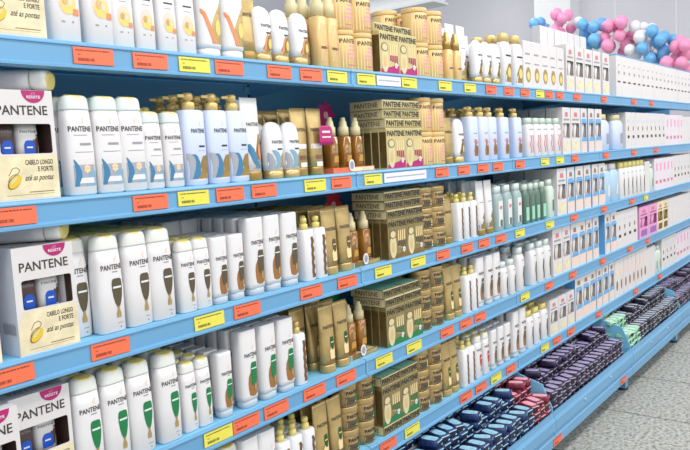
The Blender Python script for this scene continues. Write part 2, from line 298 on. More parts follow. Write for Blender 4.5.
# ------------------------------------------------------------------ product prototypes (front faces -y, base at z=0)
def logo(m, sf, cx, z, wd, mt='text', ht=None):
    m.text('PANTENE', cx, z - .001, wd * 1.1, (ht or wd * .2) * 1.25, mt, sf, bold=.02)
def leaf_mark(m, sf, cx, z, s=1):
    m.band([(z, cx - .001 * s, cx + .001 * s), (z + .004 * s, cx - .003 * s, cx + .001 * s), (z + .008 * s, cx - .001 * s, cx + .003 * s), (z + .011 * s, cx + .0025 * s, cx + .003 * s)], 'blush', sf, 2)
def shampoo(kind, h=.20, w=.064, d=.042, name='shampoo_bottle'):
    r = empty(name)
    hb = h * .855
    secs = [(0, w * .44, d * .42, 4), (.003, w * .49, d * .48, 4), (hb * .5, w * .5, d * .5, 4), (hb * .85, w * .475, d * .48, 3.6), (hb, w * .45, d * .45, 3.2)]
    m = MB(); m.loft(secs, 'white', 28); sf = sec_surf(secs)
    s = w / .064
    if kind == 'aqua':
        logo(m, sf, -.002 * s, h * .645, .046 * s, ht=.0085 * s); leaf_mark(m, sf, .004, h * .72, s * 1.2)
        m.text('3 MINUTE', .006 * s, h * .50, .026 * s, .0045 * s, 'dark_print', sf, bold=.02) if 0 else m.band([(h * .5, -.006 * s, .02 * s), (h * .525, -.006 * s, .02 * s)], 'grey_print', sf)
        m.band([(h * .60, -.018 * s, .012 * s), (h * .607, -.018 * s, .012 * s)], 'grey_print', sf); m.band([(h * .43, -.018 * s, .024 * s), (h * .437, -.018 * s, .024 * s)], 'grey_print', sf)
        z0, z1 = h * .09, h * .36
        m.band([(z0 + (z1 - z0) * t, -.024 * s + .008 * s * t * 0, .024 * s) for t in (0, .33, .66, .8)], 'silver', sf, 6, .0003)
        m.band([(z0 + (z1 - z0) * t, (-.024 + .004 * math.sin(3 * t)) * s, (-.024 + .018 * math.sin(math.pi * (.15 + .8 * t))) * s) for t in [i / 8 for i in range(9)]], 'aqua_dark', sf, 3, .0006)
        m.band([(z0 + (z1 - z0) * t, (.0 + .02 * t) * s, (.026) * s) for t in (0, .2, .4, .55)], 'aqua', sf, 4, .0006)
        m.band([(z0 + .006, -.014 * s, .022 * s), (z0 + .017, -.008 * s, .020 * s)], 'white', sf, 5, .0007)
        for a in range(6):
            t = a * math.pi / 3 + .5; m.oval(.006 * s + .005 * s * math.cos(t), h * .265 + .006 * s * math.sin(t), .0028 * s, .0032 * s, 'blush', sf, 5, .0008)
        m.oval(.006 * s, h * .265, .004 * s, .004 * s, 'yellow_print', sf, 6, .001)
    elif kind in ('brown', 'green', 'plain', 'red'):
        logo(m, sf, .003 * s, h * .655, .046 * s, ht=.0085 * s); leaf_mark(m, sf, .012 * s, h * .73, s * 1.2)
        m.band([(h * .62, .002 * s, .016 * s), (h * .632, .002 * s, .016 * s)], 'grey_print', sf)
        if kind != 'plain':
            mt = {'brown': 'brown_oval', 'green': 'green', 'red': 'red'}[kind]; cx = .011 * s
            zz = [(.24, .001), (.27, .004), (.31, .0075), (.37, .0105), (.44, .0125), (.50, .0125), (.535, .0115), (.55, .0095), (.556, .006)]
            m.band([(h * a, cx - q * s, cx + q * s) for a, q in zz], mt, sf, 6, .0006)
            m.band([(h * .455, cx - .010 * s, cx + .010 * s), (h * .475, cx - .010 * s, cx + .010 * s)], 'cap_white', sf, 4, .0011)
            m.band([(h * .15, cx - .005 * s, cx + .005 * s), (h * .19, cx - .0055 * s, cx + .0055 * s), (h * .23, cx - .003 * s, cx + .003 * s), (h * .27, cx - .002 * s, cx + .002 * s)], 'gold_pale', sf, 3, .0009)
            m.band([(h * .09, cx - .004 * s, cx + .008 * s), (h * .098, cx - .004 * s, cx + .008 * s)], 'grey_print', sf)
            m.oval(cx + .003 * s, h * .05, .002 * s, .002 * s, 'grey_print', sf, 5)
    elif kind == 'floral':
        logo(m, sf, 0, h * .72, .044 * s, ht=.008 * s)
        m.band([(h * .6, -.014 * s, .016 * s), (h * .62, -.014 * s, .016 * s)], 'dark_print', sf); m.band([(h * .54, -.012 * s, .012 * s), (h * .548, -.012 * s, .012 * s)], 'grey_print', sf)
        m.oval(0, h * .37, .019 * s, h * .13, 'blush', sf, 10, .0004); m.oval(.002 * s, h * .33, .016 * s, h * .085, 'yellow_print', sf, 8, .0008)
        m.oval(-.004 * s, h * .37, .006 * s, .009 * s, 'gold_pale', sf, 6, .0012); m.oval(.006 * s, h * .35, .005 * s, .007 * s, 'blush', sf, 6, .0012)
        m.band([(h * .24, .012 * s, .024 * s), (h * .30, .012 * s, .024 * s)], 'orange_print', sf, 3, .0012)
        m.band([(h * .17, -.014 * s, -.006 * s), (h * .185, -.014 * s, -.006 * s)], 'grey_print', sf); m.oval(.01 * s, h * .18, .0022 * s, .0022 * s, 'grey_print', sf, 5)
    m.build('body', r)
    m = MB(); c = [(hb, w * .46, d * .46, 3.2), (hb + .004, w * .455, d * .46, 3.2), (h - .009, w * .435, d * .45, 3), (h - .003, w * .41, d * .42, 2.8), (h - .0008, w * .37, d * .37, 2.6), (h, w * .3, d * .3, 2.5)]
    m.loft(c, 'cap_white' if kind in ('aqua', 'floral') else 'cap_milk', 24); capo = m.build('cap', r)
    m = MB(); m.loft([(-.006, w * .32, d * .38, 2.2), (.0016, w * .32, d * .38, 2.2), (.0026, w * .27, d * .32, 2.2)], 'cap_yellow', 20)
    o = m.build('cap_disc', capo); o.location = (0, -d * .06, h - .0006); o.rotation_euler = (math.radians(9), 0, 0)
    return r
def conditioner(kind, h=.2, w=.06, d=.042):
    r = empty('conditioner_bottle')
    secs = [(.018, w * .46, d * .46, 3.5), (.03, w * .49, d * .49, 3.6), (h * .6, w * .5, d * .5, 4), (h - .008, w * .5, d * .48, 5), (h - .002, w * .49, d * .465, 5), (h, w * .465, d * .43, 5)]
    m = MB(); m.loft(secs, 'white', 28); sf = sec_surf(secs); s = w / .06
    logo(m, sf, .004 * s, h * .66, .04 * s, ht=.0085 * s); leaf_mark(m, sf, .011 * s, h * .74, s * 1.2)
    m.band([(h * .63, .004 * s, .015 * s), (h * .64, .004 * s, .015 * s)], 'grey_print', sf)
    if kind in ('brown', 'green', 'copper'):
        sh = [(.14, .006, .012), (.16, -.004, .022), (.24, -.007, .0245), (.33, -.0075, .0245), (.40, -.005, .0245), (.46, .0025, .0245), (.52, .006, .0225)]
        m.band([(h * a, (p - .003) * s, q * s) for a, p, q in sh], 'copper', sf, 6, .0004)
        top = 'green' if kind == 'green' else 'brown_oval'
        sh = [(.28, .004, .012), (.31, .000, .020), (.42, -.001, .022), (.5, .000, .0225), (.565, .002, .021), (.58, .005, .018)]
        m.band([(h * a, p * s, q * s) for a, p, q in sh], top, sf, 5, .0009)
        m.band([(h * .49, .001 * s, .021 * s), (h * .505, .001 * s, .021 * s)], 'cap_white', sf, 3, .0014)
        m.oval(.013 * s, h * .25, .004 * s, .011 * s, 'gold_pale', sf, 6, .0014)
    elif kind == 'orange':
        m.band([(h * .13, -.002 * s, .026 * s), (h * .25, -.006 * s, .027 * s), (h * .36, .002 * s, .027 * s), (h * .47, .014 * s, .027 * s), (h * .55, .023 * s, .027 * s)], 'gold_pale', sf, 6, .0005)
        m.band([(h * .14, .000 * s, .010 * s), (h * .3, -.014 * s, -.002 * s), (h * .44, -.027 * s, -.016 * s), (h * .47, -.0275 * s, -.024 * s)], 'orange_print', sf, 4, .001)
        m.oval(.016 * s, h * .3, .008 * s, .016 * s, 'yellow_print', sf, 7, .001)
    m.build('body', r)
    m = MB(); m.loft([(0, w * .42, d * .44, 3), (.001, w * .45, d * .47, 3), (.018, w * .45, d * .46, 3)], 'cap_grey' if kind != 'orange' else 'white', 24); m.build('cap', r); return r
def pump(kind, h=.217, w=.066, d=.05, body='lilac', head='pump_gold'):
    r = empty('pump_bottle'); hb = h * .815
    secs = [(0, w * .45, d * .45, 4), (.003, w * .49, d * .49, 4.5), (hb * .6, w * .5, d * .5, 4.5), (hb - .006, w * .49, d * .49, 4), (hb - .001, w * .45, d * .44, 3.4), (hb, w * .4, d * .38, 3)]
    m = MB(); m.loft(secs, body, 28); sf = sec_surf(secs); s = w / .066
    if kind == 'aqua':
        logo(m, sf, .004 * s, h * .57, .038 * s, ht=.008); leaf_mark(m, sf, .012, h * .64, 1.2)
        m.band([(h * .41, .004, .022), (h * .43, .004, .022)], 'dark_print', sf); m.band([(h * .37, .0, .022), (h * .374, .0, .022)], 'grey_print', sf)
        m.band([(h * .07, -.004, .031), (h * .16, .008, .0315), (h * .24, .006, .0315), (h * .31, .014, .0315), (h * .38, .029, .0315)], 'gold', sf, 6, .0004)
        m.band([(h * .07, -.031, -.002), (h * .16, -.031, .006), (h * .25, -.031, .0), (h * .33, -.031, -.014), (h * .345, -.031, -.024)], 'silver', sf, 6, .0005)
        m.band([(h * .07, -.022, -.004), (h * .12, -.016, .004), (h * .2, -.010, .006), (h * .26, -.008, .003), (h * .31, -.012, -.002), (h * .335, -.02, -.008)], 'aqua_dark', sf, 6, .0009)
        m.band([(h * .0, -.028, .028), (h * .068, -.031, .031)], 'white', sf, 5, .0005)
    elif kind == 'girl':
        m.band([(h * .5, -.012, .018), (h * .52, -.012, .018)], 'grey_print', sf)
        m.band([(h * .10, -.008, .022), (h * .2, -.010, .012), (h * .3, -.004, .008), (h * .36, .002, .024)], 'copper', sf, 4, .0005)
        m.oval(.002, h * .37, .012, .008, 'rose', sf, 6, .001); m.oval(.014, h * .2, .009, .02, 'gold_dark', sf, 6, .001)
    elif kind == 'strip':
        for cx in ((.008,) if w < .05 else (-.008, .014)):
            rows = []
            for i in range(25):
                t = i / 24; wob = .0028 * math.sin(t * 30); rows.append((hb * (.06 + .8 * t), cx - .006 + wob * .4, cx + .006 + wob))
            m.band(rows, 'brown', sf, 3, .0006)
    m.build('body', r)
    m = MB(); hh = h - hb
    m.loft([(hb, w * .24, w * .24, 2), (hb + hh * .42, w * .245, w * .245, 2), (hb + hh * .46, w * .2, w * .2, 2), (hb + hh * .5, w * .12, w * .12, 2), (hb + hh * .58, w * .12, w * .12, 2), (hb + hh * .6, w * .2, w * .2, 2), (hb + hh * .92, w * .195, w * .195, 2), (hb + hh, w * .14, w * .14, 2)], head, 18)
    zz = hb + hh * .82
    if kind != 'strip':
        vs = [(x, y, z) for x, t in ((0, 1), (-w * .42, .8), (-w * .46, .6)) for y, z in ((-w * .07 * t, zz - .004 * t), (w * .07 * t, zz - .004 * t), (w * .07 * t, zz + .004 * t), (-w * .07 * t, zz + .004 * t))]
        m.add(vs, [(a, (a + 1) % 4, (a + 1) % 4 + 4, a + 4) for a in range(4)] + [(a + 4, (a + 1) % 4 + 4, (a + 1) % 4 + 8, a + 8) for a in range(4)] + [(8, 9, 10, 11)], head)
    m.build('pump_head', r); return r
def tube(kind, h=.2, w=.056, d=.04, body='gold_pale', cap='gold_pale', flare=1.12):
    r = empty('hair_cream_tube')
    secs = [(.022, w * .45, d * .5, 2.2), (h * .3, w * .47, d * .46, 2.3), (h * .6, w * .5, d * .34, 2.6), (h * .85, w * .5 * flare, d * .14, 3), (h * .93, w * .5 * flare, .0018, 4), (h, w * .5 * flare, .0012, 6)]
    m = MB(); m.loft(secs, body, 28); sf = sec_surf(secs)
    for i in range(3): m.band([(h * (.94 + i * .018), -w * .5, w * .5), (h * (.945 + i * .018), -w * .5, w * .5)], 'cap_white' if body == 'white' else 'gold', sf, 2, .0006)
    logo(m, sf, .0, h * .66, w * .72, ht=.008) if body != 'white' or kind == 'aqua' else None
    if kind in ('brown', 'green'):
        mt = 'green_dark' if kind == 'green' else 'brown_oval'
        cx = w * .12
        m.band([(h * .2, cx - .012, cx + .012), (h * .32, cx - .014, cx + .012), (h * .40, cx - .005, cx + .011), (h * .46, cx, cx + .006)], 'jar_stripe', sf, 5, .0005)
        m.band([(h * .34, cx - .004, cx + .004), (h * .38, cx - .008, cx + .008), (h * .45, cx - .009, cx + .009), (h * .52, cx - .007, cx + .007), (h * .53, cx - .003, cx + .004)], mt, sf, 5, .001)
        m.band([(h * .44, cx - .007, cx + .007), (h * .455, cx - .007, cx + .007)], 'jar_stripe', sf, 4, .0014)
        m.band([(h * .14, -w * .3, w * .4), (h * .2, -w * .1, w * .4)], 'gold_dark', sf, 5, .0006)
    elif kind == 'aqua':
        m.band([(h * .14, -.02, .022), (h * .3, -.004, .024), (h * .45, .006, .025), (h * .56, .014, .025)], 'gold', sf, 5, .0005)
        m.band([(h * .14, .0, .02), (h * .22, -.012, .006), (h * .3, -.018, .0), (h * .38, -.024, -.006), (h * .44, -.026, -.016)], 'aqua_dark', sf, 5, .001)
        m.oval(.012, h * .34, .006, .02, 'orange_print', sf, 7, .0015)
    elif kind == 'band':
        m.band([(h * .40, -w * .44, w * .44), (h * .47, -w * .44, w * .44)], 'white', sf, 6, .0006); m.band([(h * .24, -.014, .014), (h * .3, -.014, .014)], 'text_brown', sf, 4, .0006)
        m.band([(h * .13, -.012, .016), (h * .2, -.012, .016)], 'white', sf, 4, .0006)
    elif kind == 'goldfoot':
        m.band([(h * .12, -w * .42, w * .42), (h * .2, -w * .42, w * .42), (h * .32, -w * .1, w * .42), (h * .42, w * .2, w * .42)], 'gold', sf, 6, .0005); m.band([(h * .6, -w * .3, w * .3), (h * .615, -w * .3, w * .3)], 'grey_print', sf)
    m.build('body', r)
    m = MB(); m.loft([(0, w * .44, d * .5, 2.2), (.002, w * .47, d * .53, 2.2), (.02, w * .47, d * .53, 2.2), (.024, w * .44, d * .5, 2.2)], cap, 24); m.build('cap', r); return r
def dome(kind, h=.15, w=.064, d=.042):
    r = empty('treatment_bottle')
    secs = [(.022, w * .45, d * .45, 2.6), (.04, w * .48, d * .48, 2.6), (h * .5, w * .5, d * .5, 2.6), (h * .8, w * .49, d * .44, 2.6), (h * .92, w * .42, d * .34, 2.5), (h * .98, w * .28, d * .2, 2.3), (h, w * .1, d * .07, 2)]
    m = MB(); m.loft(secs, 'white_gloss', 28); sf = sec_surf(secs)
    logo(m, sf, .004, h * .62, w * .58, ht=.007); m.band([(h * .5, .0, .02), (h * .53, .0, .02)], 'dark_print', sf)
    if kind == 'aqua':
        m.band([(h * .15, -.028, .03), (h * .2, -.0, .03), (h * .3, .008, .03), (h * .42, .016, .03), (h * .5, .027, .03)], 'gold_pale', sf, 6, .0005)
        m.band([(h * .17, -.012, .004), (h * .28, -.004, .012), (h * .38, -.008, .012), (h * .46, -.016, .004), (h * .5, -.02, -.008)], 'aqua', sf, 6, .001)
        m.band([(h * .17, -.028, -.012), (h * .3, -.03, -.008), (h * .42, -.03, -.018), (h * .46, -.029, -.026)], 'silver', sf, 4, .001)
    else:
        m.band([(h * .15, -.028, .029), (h * .22, -.014, .031), (h * .34, -.004, .031), (h * .46, .008, .03), (h * .56, .02, .029)], 'gold', sf, 6, .0005)
        m.band([(h * .2, -.012, -.002), (h * .32, -.006, .0), (h * .42, -.002, .004), (h * .5, .004, .008)], 'orange_print' if kind == 'orange' else 'brown', sf, 3, .001); m.oval(.014, h * .32, .008, .013, 'yellow_print', sf, 7, .001)
    m.build('body', r)
    m = MB(); m.loft([(0, w * .43, d * .44, 2.6), (.002, w * .455, d * .47, 2.6), (.022, w * .455, d * .46, 2.6)], 'gold_pale', 24); m.build('cap', r); return r
def jar(kind, h=.118, rr=.045):
    r = empty('hair_mask_jar'); body = {'pink': 'jar_gold', 'plain': 'jar_bronze', 'green': 'jar_bronze'}[kind]
    lh = .016 if h > .1 else .018
    secs = [(0, rr * .93, rr * .93, 2), (.002, rr * .97, rr * .97, 2), (h - lh - .002, rr * .97, rr * .97, 2), (h - lh, rr * .93, rr * .93, 2)]
    m = MB(); m.loft(secs, body, 32); sf = sec_surf(secs)
    if kind == 'pink':
        for i in range(-5, 6): x = rr * math.sin(i * .24) * .96; m.band([(.006, x - .0012, x + .0012), (h - lh - .006, x - .0012, x + .0012)], 'jar_stripe', sf, 1, .0004)
        for j in range(4): m.band([(h * (.28 + .1 * j), -rr * .4 + .004 * j, rr * .6), (h * (.28 + .1 * j) + .004, -rr * .4 + .004 * j, rr * .6)], 'pink_print', sf, 8, .0006)
        m.text('PANTENE', -rr * .05, h * .66, rr * 1.45, .013, 'text', sf, bold=.02)
        m.band([(h * .1, -rr * .3, rr * .5), (h * .13, -rr * .3, rr * .5)], 'rose', sf, 6, .0006)
    else:
        m.text('PANTENE', 0, h * .50, rr * 1.35, .011, 'black', sf, bold=.03)
        m.band([(h * .08, -rr * .8, rr * .3), (h * .4, -rr * .7, rr * .3)], 'brown_oval', sf, 6, .0004)
        m.band([(h * .14, rr * .1, rr * .7), (h * .42, rr * .2, rr * .75)], 'jar_stripe', sf, 6, .0006); m.band([(h * .22, -rr * .4, rr * .6), (h * .26, -rr * .4, rr * .6)], 'dark_print', sf, 6, .0008)
        if kind == 'green': m.oval(rr * .45, h * .3, rr * .3, h * .24, 'green', sf, 7, .001)
    m.build('body', r)
    m = MB(); m.loft([(h - lh, rr * .99, rr * .99, 2), (h - lh + .001, rr, rr, 2), (h - .003, rr, rr, 2), (h - .001, rr * .98, rr * .98, 2), (h - .0008, rr * .93, rr * .93, 2)], 'jar_gold' if kind == 'pink' else 'gold_pale', 32)
    if kind != 'pink': m.loft([(h - .001, rr * .86, rr * .86, 2), (h - .0004, rr * .86, rr * .86, 2)], 'green' if kind == 'green' else 'cream', 28)
    m.build('lid', r); return r
def carton(kind, lying=False, w=.108, h=.131, d=.03):
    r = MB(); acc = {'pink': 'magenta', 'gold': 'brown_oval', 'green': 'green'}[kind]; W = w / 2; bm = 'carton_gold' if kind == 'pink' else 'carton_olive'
    if lying:
        dd = h; hh = .0295; sf = flat(0)
        r.bbox(-W, W, 0, dd, 0, hh, bm); r.text('PANTENE', .002, hh * .22, w * .94, hh * .60, 'black', sf, bold=.03)
        r.band([(.0015, -W + .001, W - .001), (.004, -W + .001, W - .001)], 'carton_edge', sf); r.band([(hh - .004, -W + .001, W - .001), (hh - .001, -W + .001, W - .001)], 'cream', sf)
        # printed side with the same name, and tinted top panel
        r.box(-W - .0003, -W, .003, dd - .003, .002, hh - .002, 'cream'); vs, fs = text_mesh('PANTENE', 0, .015); r.add([(-W - .0005, dd * .85 - u * dd * .7, hh * .25 + v * hh * .5) for u, v in vs], fs, 'text_brown')
        r.box(-W + .003, W - .003, .004, dd - .004, hh, hh + .0004, {'pink': 'cream', 'gold': 'cream', 'green': 'mint'}[kind])
    else:
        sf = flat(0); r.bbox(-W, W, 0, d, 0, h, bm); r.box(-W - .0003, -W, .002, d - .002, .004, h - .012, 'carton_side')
        r.text('PANTENE', .0, h * .80, w * .94, h * .135, 'black', sf, bold=.03)
        r.band([(.001, -W + .0015, W - .0015), (h * .10, -W + .0015, W - .0015), (h * (.16 if kind != 'gold' else .12), W * .1, W - .0015), (h * (.2 if kind != 'gold' else .13), W * .5, W - .0015)], acc if kind != 'gold' else 'gold_dark', sf, 5, .0004)
        r.oval(-W * .52, h * .32, W * .36, h * .30, 'cream', sf, 10, .0005); r.oval(-W * .52, h * .62, W * .36, h * .11, 'gold_dark', sf, 8, .0008); r.oval(-W * .52, h * .62, W * .28, h * .085, 'cream', sf, 8, .0012)
        r.oval(-W * .50, h * .3, W * .16, h * .14, 'jar_gold', sf, 8, .0012)
        for j in range(4):
            x = W * (.02 + j * .22); r.band([(h * (.28 - .02 * j), x, x + W * .14), (h * .70, x + W * .02, x + W * .12)], 'jar_stripe', sf, 1, .0007)
            r.band([(h * (.30 - .02 * j), x, x + W * .15), (h * .44, x + W * .01, x + W * .14)], acc, sf, 1, .0011)
        for a in range(5):
            t = a * 1.256; r.oval(W * .62 + .005 * math.cos(t), h * .2 + .006 * math.sin(t), .0035, .004, 'white', sf, 5, .0014)
    o = r.build('ampoule_carton'); return o
def spray(h=.155, w=.040, body='amber', cap='cream', kind=''):
    r = empty('oil_spray_bottle'); hb = h * .64
    secs = [(0, w * .46, w * .46, 3), (.003, w * .5, w * .5, 3), (hb - .004, w * .5, w * .5, 3), (hb, w * .34, w * .34, 3)]
    m = MB(); m.loft(secs, body, 24); sf = sec_surf(secs)
    if body == 'amber':
        m.band([(hb * .0, -w * .46, w * .46), (hb * .1, -w * .48, w * .48)], 'amber_dark', sf, 4, .0004); m.oval(.003, hb * .6, w * .2, hb * .14, 'gold_pale', sf, 7, .0006); m.band([(hb * .2, -w * .3, w * .3), (hb * .4, -w * .22, w * .26)], 'oil_gold', sf, 3, .0006)
    else:
        for j in range(6): x = -w * .3 + j * w * .12; m.band([(hb * .12, x, x + w * .04), (hb * .85, x, x + w * .04)], 'jar_stripe', sf, 1, .0006)
        m.band([(hb * .35, -w * .3, w * .3), (hb * .4, -w * .3, w * .3)], 'text_brown', sf, 3, .001)
    m.build('body', r)
    hh = h - hb; m = MB()
    m.loft([(hb, w * .42, w * .42, 2), (hb + hh * .45, w * .41, w * .41, 2), (hb + hh * .50, w * .31, w * .31, 2), (hb + hh * .78, w * .27, w * .27, 2), (hb + hh * .82, w * .2, w * .2, 2), (hb + hh * .97, w * .18, w * .18, 2), (h, w * .12, w * .12, 2)], cap, 18)
    m.build('pump_cap', r); return r
def gift_box():
    r = empty('gift_box'); w, h, d = .125, .206, .07; W = w / 2; sf = flat(0)
    x0, x1, z0, z1 = -W + .014, W - .008, .087, .143
    m = MB()
    for a in ((-W, W, 0, z0), (-W, W, z1, h), (-W, x0, z0, z1), (x1, W, z0, z1)): m.box(a[0], a[1], 0, .0012, a[2], a[3], 'paper')
    m.box(-W, -W + .0012, .0012, d, 0, h, 'paper_side'); m.box(W - .0012, W, .0012, d, 0, h, 'paper_side'); m.box(-W + .0012, W - .0012, .0012, d, h - .0012, h, 'paper'); m.box(-W + .0012, W - .0012, .0012, d, 0, .0012, 'paper_side'); m.box(-W, W, d - .0012, d, 0, h, 'paper_side')
    m.box(x0 - .008, x1 + .004, .058, .06, z0 - .02, z1 + .02, 'window_dark'); m.box(x0 - .004, x0 - .003, .0012, .06, z0 - .02, z1 + .02, 'window_dark'); m.box(x1 + .003, x1 + .004, .0012, .06, z0 - .02, z1 + .02, 'window_dark')
    # rounded window corners
    for cx, cz, sx, sz in ((x0, z0, 1, 1), (x1, z0, -1, 1), (x0, z1, 1, -1), (x1, z1, -1, -1)):
        rr = .005; pts = [(cx, -.0002, cz)] + [(cx + sx * rr * (1 - math.cos(t * math.pi / 2 / 4)), -.0002, cz + sz * rr * (1 - math.sin(t * math.pi / 2 / 4))) for t in range(5)]
        m.add(pts, [(0, i, i + 1) for i in range(1, 5)], 'paper')
    m.text('PANTENE', .0, h * .775, .100, .0175, 'text', sf, bold=.012)
    tv, tf = text_mesh('PANTENE', 0, .012); m.add([(-.045 + u * .09, .024 + v * .018, h + .0003) for u, v in tv], tf, 'grey_print')
    # half-round badge at the top edge
    n = 12; cx = .024; pts = [(cx, -.0006, h - .0005)] + [(cx + .0235 * math.cos(math.pi + math.pi * i / n), -.0006, h - .0005 + .0235 * math.sin(math.pi + math.pi * i / n)) for i in range(n + 1)]
    m.add(pts, [(0, i, i + 1) for i in range(1, n + 1)], 'magenta')
    m.text('KIT', cx, h - .0085, .008, .004, 'pk_pink', flat(-.0004)); m.text('RESISTE', cx, h - .0155, .027, .0055, 'white', flat(-.0004), bold=.02)
    # golden lower panel with drop of oil
    m.band([(.003, -W + .001, W - .001), (.03, -W + .001, W - .001), (.055, -W + .001, W - .001), (.084, -W + .012, W - .001)], 'cream_paper', sf, 4, .0003)
    for j in range(5): m.band([(.01 + j * .012 + .01 * math.sin(t * .5 + j), -W + .004 + t * .0085, -W + .0125 + t * .0085) for t in range(1)] + [(.011 + j * .012, -W + .004, -W + .03)], 'gold_pale', sf, 2, .0005) if 0 else None
    pth = [(-.038, .047), (-.030, .060), (-.022, .062), (-.016, .057), (-.020, .050), (-.030, .048), (-.036, .044), (-.040, .036)]
    for a, b2 in zip(pth, pth[1:]):
        dx, dz = b2[0] - a[0], b2[1] - a[1]; L = math.hypot(dx, dz); nx, nz = -dz / L * .0006, dx / L * .0006
        m.add([(a[0] - nx, -.0007, a[1] - nz), (a[0] + nx, -.0007, a[1] + nz), (b2[0] + nx, -.0007, b2[1] + nz), (b2[0] - nx, -.0007, b2[1] - nz)], [(0, 1, 2, 3)], 'gold_dark')
    def tilt_oval(cx, cz, rx, rz, ang, mt, e):
        pts = [(cx, -e, cz)]
        for i in range(20):
            t = i * math.pi / 10; u, v = rx * math.cos(t), rz * math.sin(t); pts.append((cx + u * math.cos(ang) - v * math.sin(ang), -e, cz + u * math.sin(ang) + v * math.cos(ang)))
        m.add(pts, [(0, i, i % 20 + 1) for i in range(1, 21)], mt)
    tilt_oval(-.028, .035, .0165, .0095, .75, 'gold_dark', .0009); tilt_oval(-.027, .0355, .0155, .0083, .75, 'oil_yellow', .0012); tilt_oval(-.029, .038, .010, .003, .75, 'cream', .0015)
    m.text('CABELO LONGO', .024, .066, .056, .0095, 'text', sf, bold=.02); m.text('E FORTE', .036, .053, .031, .0095, 'text', sf, bold=.02)
    m.text('até as pontas', .022, .033, .058, .014, 'text', sf, shear=.45, bold=.01)
    m.band([(.014, -.0, .05), (.0155, -.0, .05)], 'gold_dark', sf, 1, .0006); m.band([(.010, -.045, .05), (.0108, -.045, .05)], 'gold_pale', sf, 1, .0006)
    for j in range(14): m.add([(-W - .0004, .008 + .0035 * j, .04), (-W - .0004, .010 + .0035 * j, .04), (-W - .0004, .010 + .0035 * j, .06 + .002 * (j % 3)), (-W - .0004, .008 + .0035 * j, .06 + .002 * (j % 3))], [(0, 1, 2, 3)], 'grey_print')
    m.build('carton', r)
    for nm, cx, bw, bm in (('conditioner', -.026, .036, 'window_dark'), ('shampoo', .018, .046, 'white')):
        m = MB(); secs = [(.06, bw / 2, .018, 3.5), (.12, bw / 2, .018, 3.5), (.155, bw * .46, .016, 3.5)]; g = sec_surf(secs)
        m.loft(secs, bm, 20)
        m.text('PANTENE', 0, .127, bw * .7, .005, 'text' if bm == 'white' else 'grey_print', g)
        if bm == 'white': m.band([(.087, -.006, .022), (.1, -.001, .0215), (.11, .005, .021), (.124, .016, .020)], 'window_dark', g, 5, .0004)
        m.band([(.085, -.011, .011), (.105, -.011, .011), (.111, -.008, .008), (.113, -.004, .004)], 'royal_blue', g, 5, .0009); m.band([(.098, -.006, .006), (.101, -.006, .006)], 'white', g, 3, .0014)
        o = m.build('bottle', r); o.location = (cx, .036, 0)
    return r
def kit(kind, w=.115, h=.225, d=.08):
    r = MB(); W = w / 2; sf = flat(0); base, acc, pan = {'white': ('paper', 'grey_print', 'cream_paper'), 'blue': ('paper', 'kit_blue', 'kit_blue'), 'pink': ('pink_box', 'magenta', 'violet'), 'gold': ('cream_paper', 'gold_dark', 'brown')}[kind]
    x0, x1, z0, z1 = -W * .8, W * .8, h * .34, h * .66
    for a in ((-W, W, 0, z0), (-W, W, z1, h), (-W, x0, z0, z1), (x1, W, z0, z1)): r.box(a[0], a[1], 0, .0012, a[2], a[3], base)
    r.box(-W, W, .055, d, 0, h, base); r.box(-W, -W + .0012, .0012, .055, 0, h, 'kit_blue' if kind == 'blue' else base); r.box(W - .0012, W, .0012, .055, 0, h, base); r.box(-W + .0012, W - .0012, .0012, .055, h - .0012, h, 'ice_blue' if kind == 'blue' else base); r.box(-W, W, .0012, .055, 0, .0012, base)
    r.box(x0 - .003, x1 + .003, .045, .055, z0 - .01, z1 + .01, 'window_dark' if kind != 'pink' else 'violet')
    r.band([(h * .72, -W * .7, W * .7), (h * .76, -W * .7, W * .7)], acc, sf, 1, .0005); r.band([(h * .8, -W * .4, W * .4), (h * .9, -W * .3, W * .3)], 'rose' if kind != 'blue' else 'copper', sf, 1, .0005)
    if kind == 'blue': r.band([(z0 - .02, -W * .9, W * .9), (z0, -W * .6, W * .95)], 'kit_blue', sf, 2, .0005); r.band([(z1, -W * .6, W * .95), (z1 + .012, -W * .9, W * .9)], 'kit_blue', sf, 2, .0005)
    r.band([(h * .06, -W * .7, W * .7), (h * .26, -W * .6, W * .7)], pan if kind != 'blue' else 'blush', sf, 1, .0005)
    o = r.build('kit_carton')
    for cx in (-W * .38, W * .38):
        m = MB(); secs = [(.0013, w * .17, .016, 3), (h * .6, w * .17, .016, 3), (h * .68, w * .12, .013, 2.5)]; m.loft(secs, {'white': 'white', 'blue': 'white', 'pink': 'pink_box', 'gold': 'gold'}[kind], 16)
        m.band([(h * .36, -w * .06, w * .15), (h * .5, 0, w * .15), (h * .6, w * .08, w * .14)], 'brown' if kind != 'pink' else 'magenta', sec_surf(secs), 3, .0006)
        q = m.build('bottle', o); q.location = (cx, .024, 0)
    return o
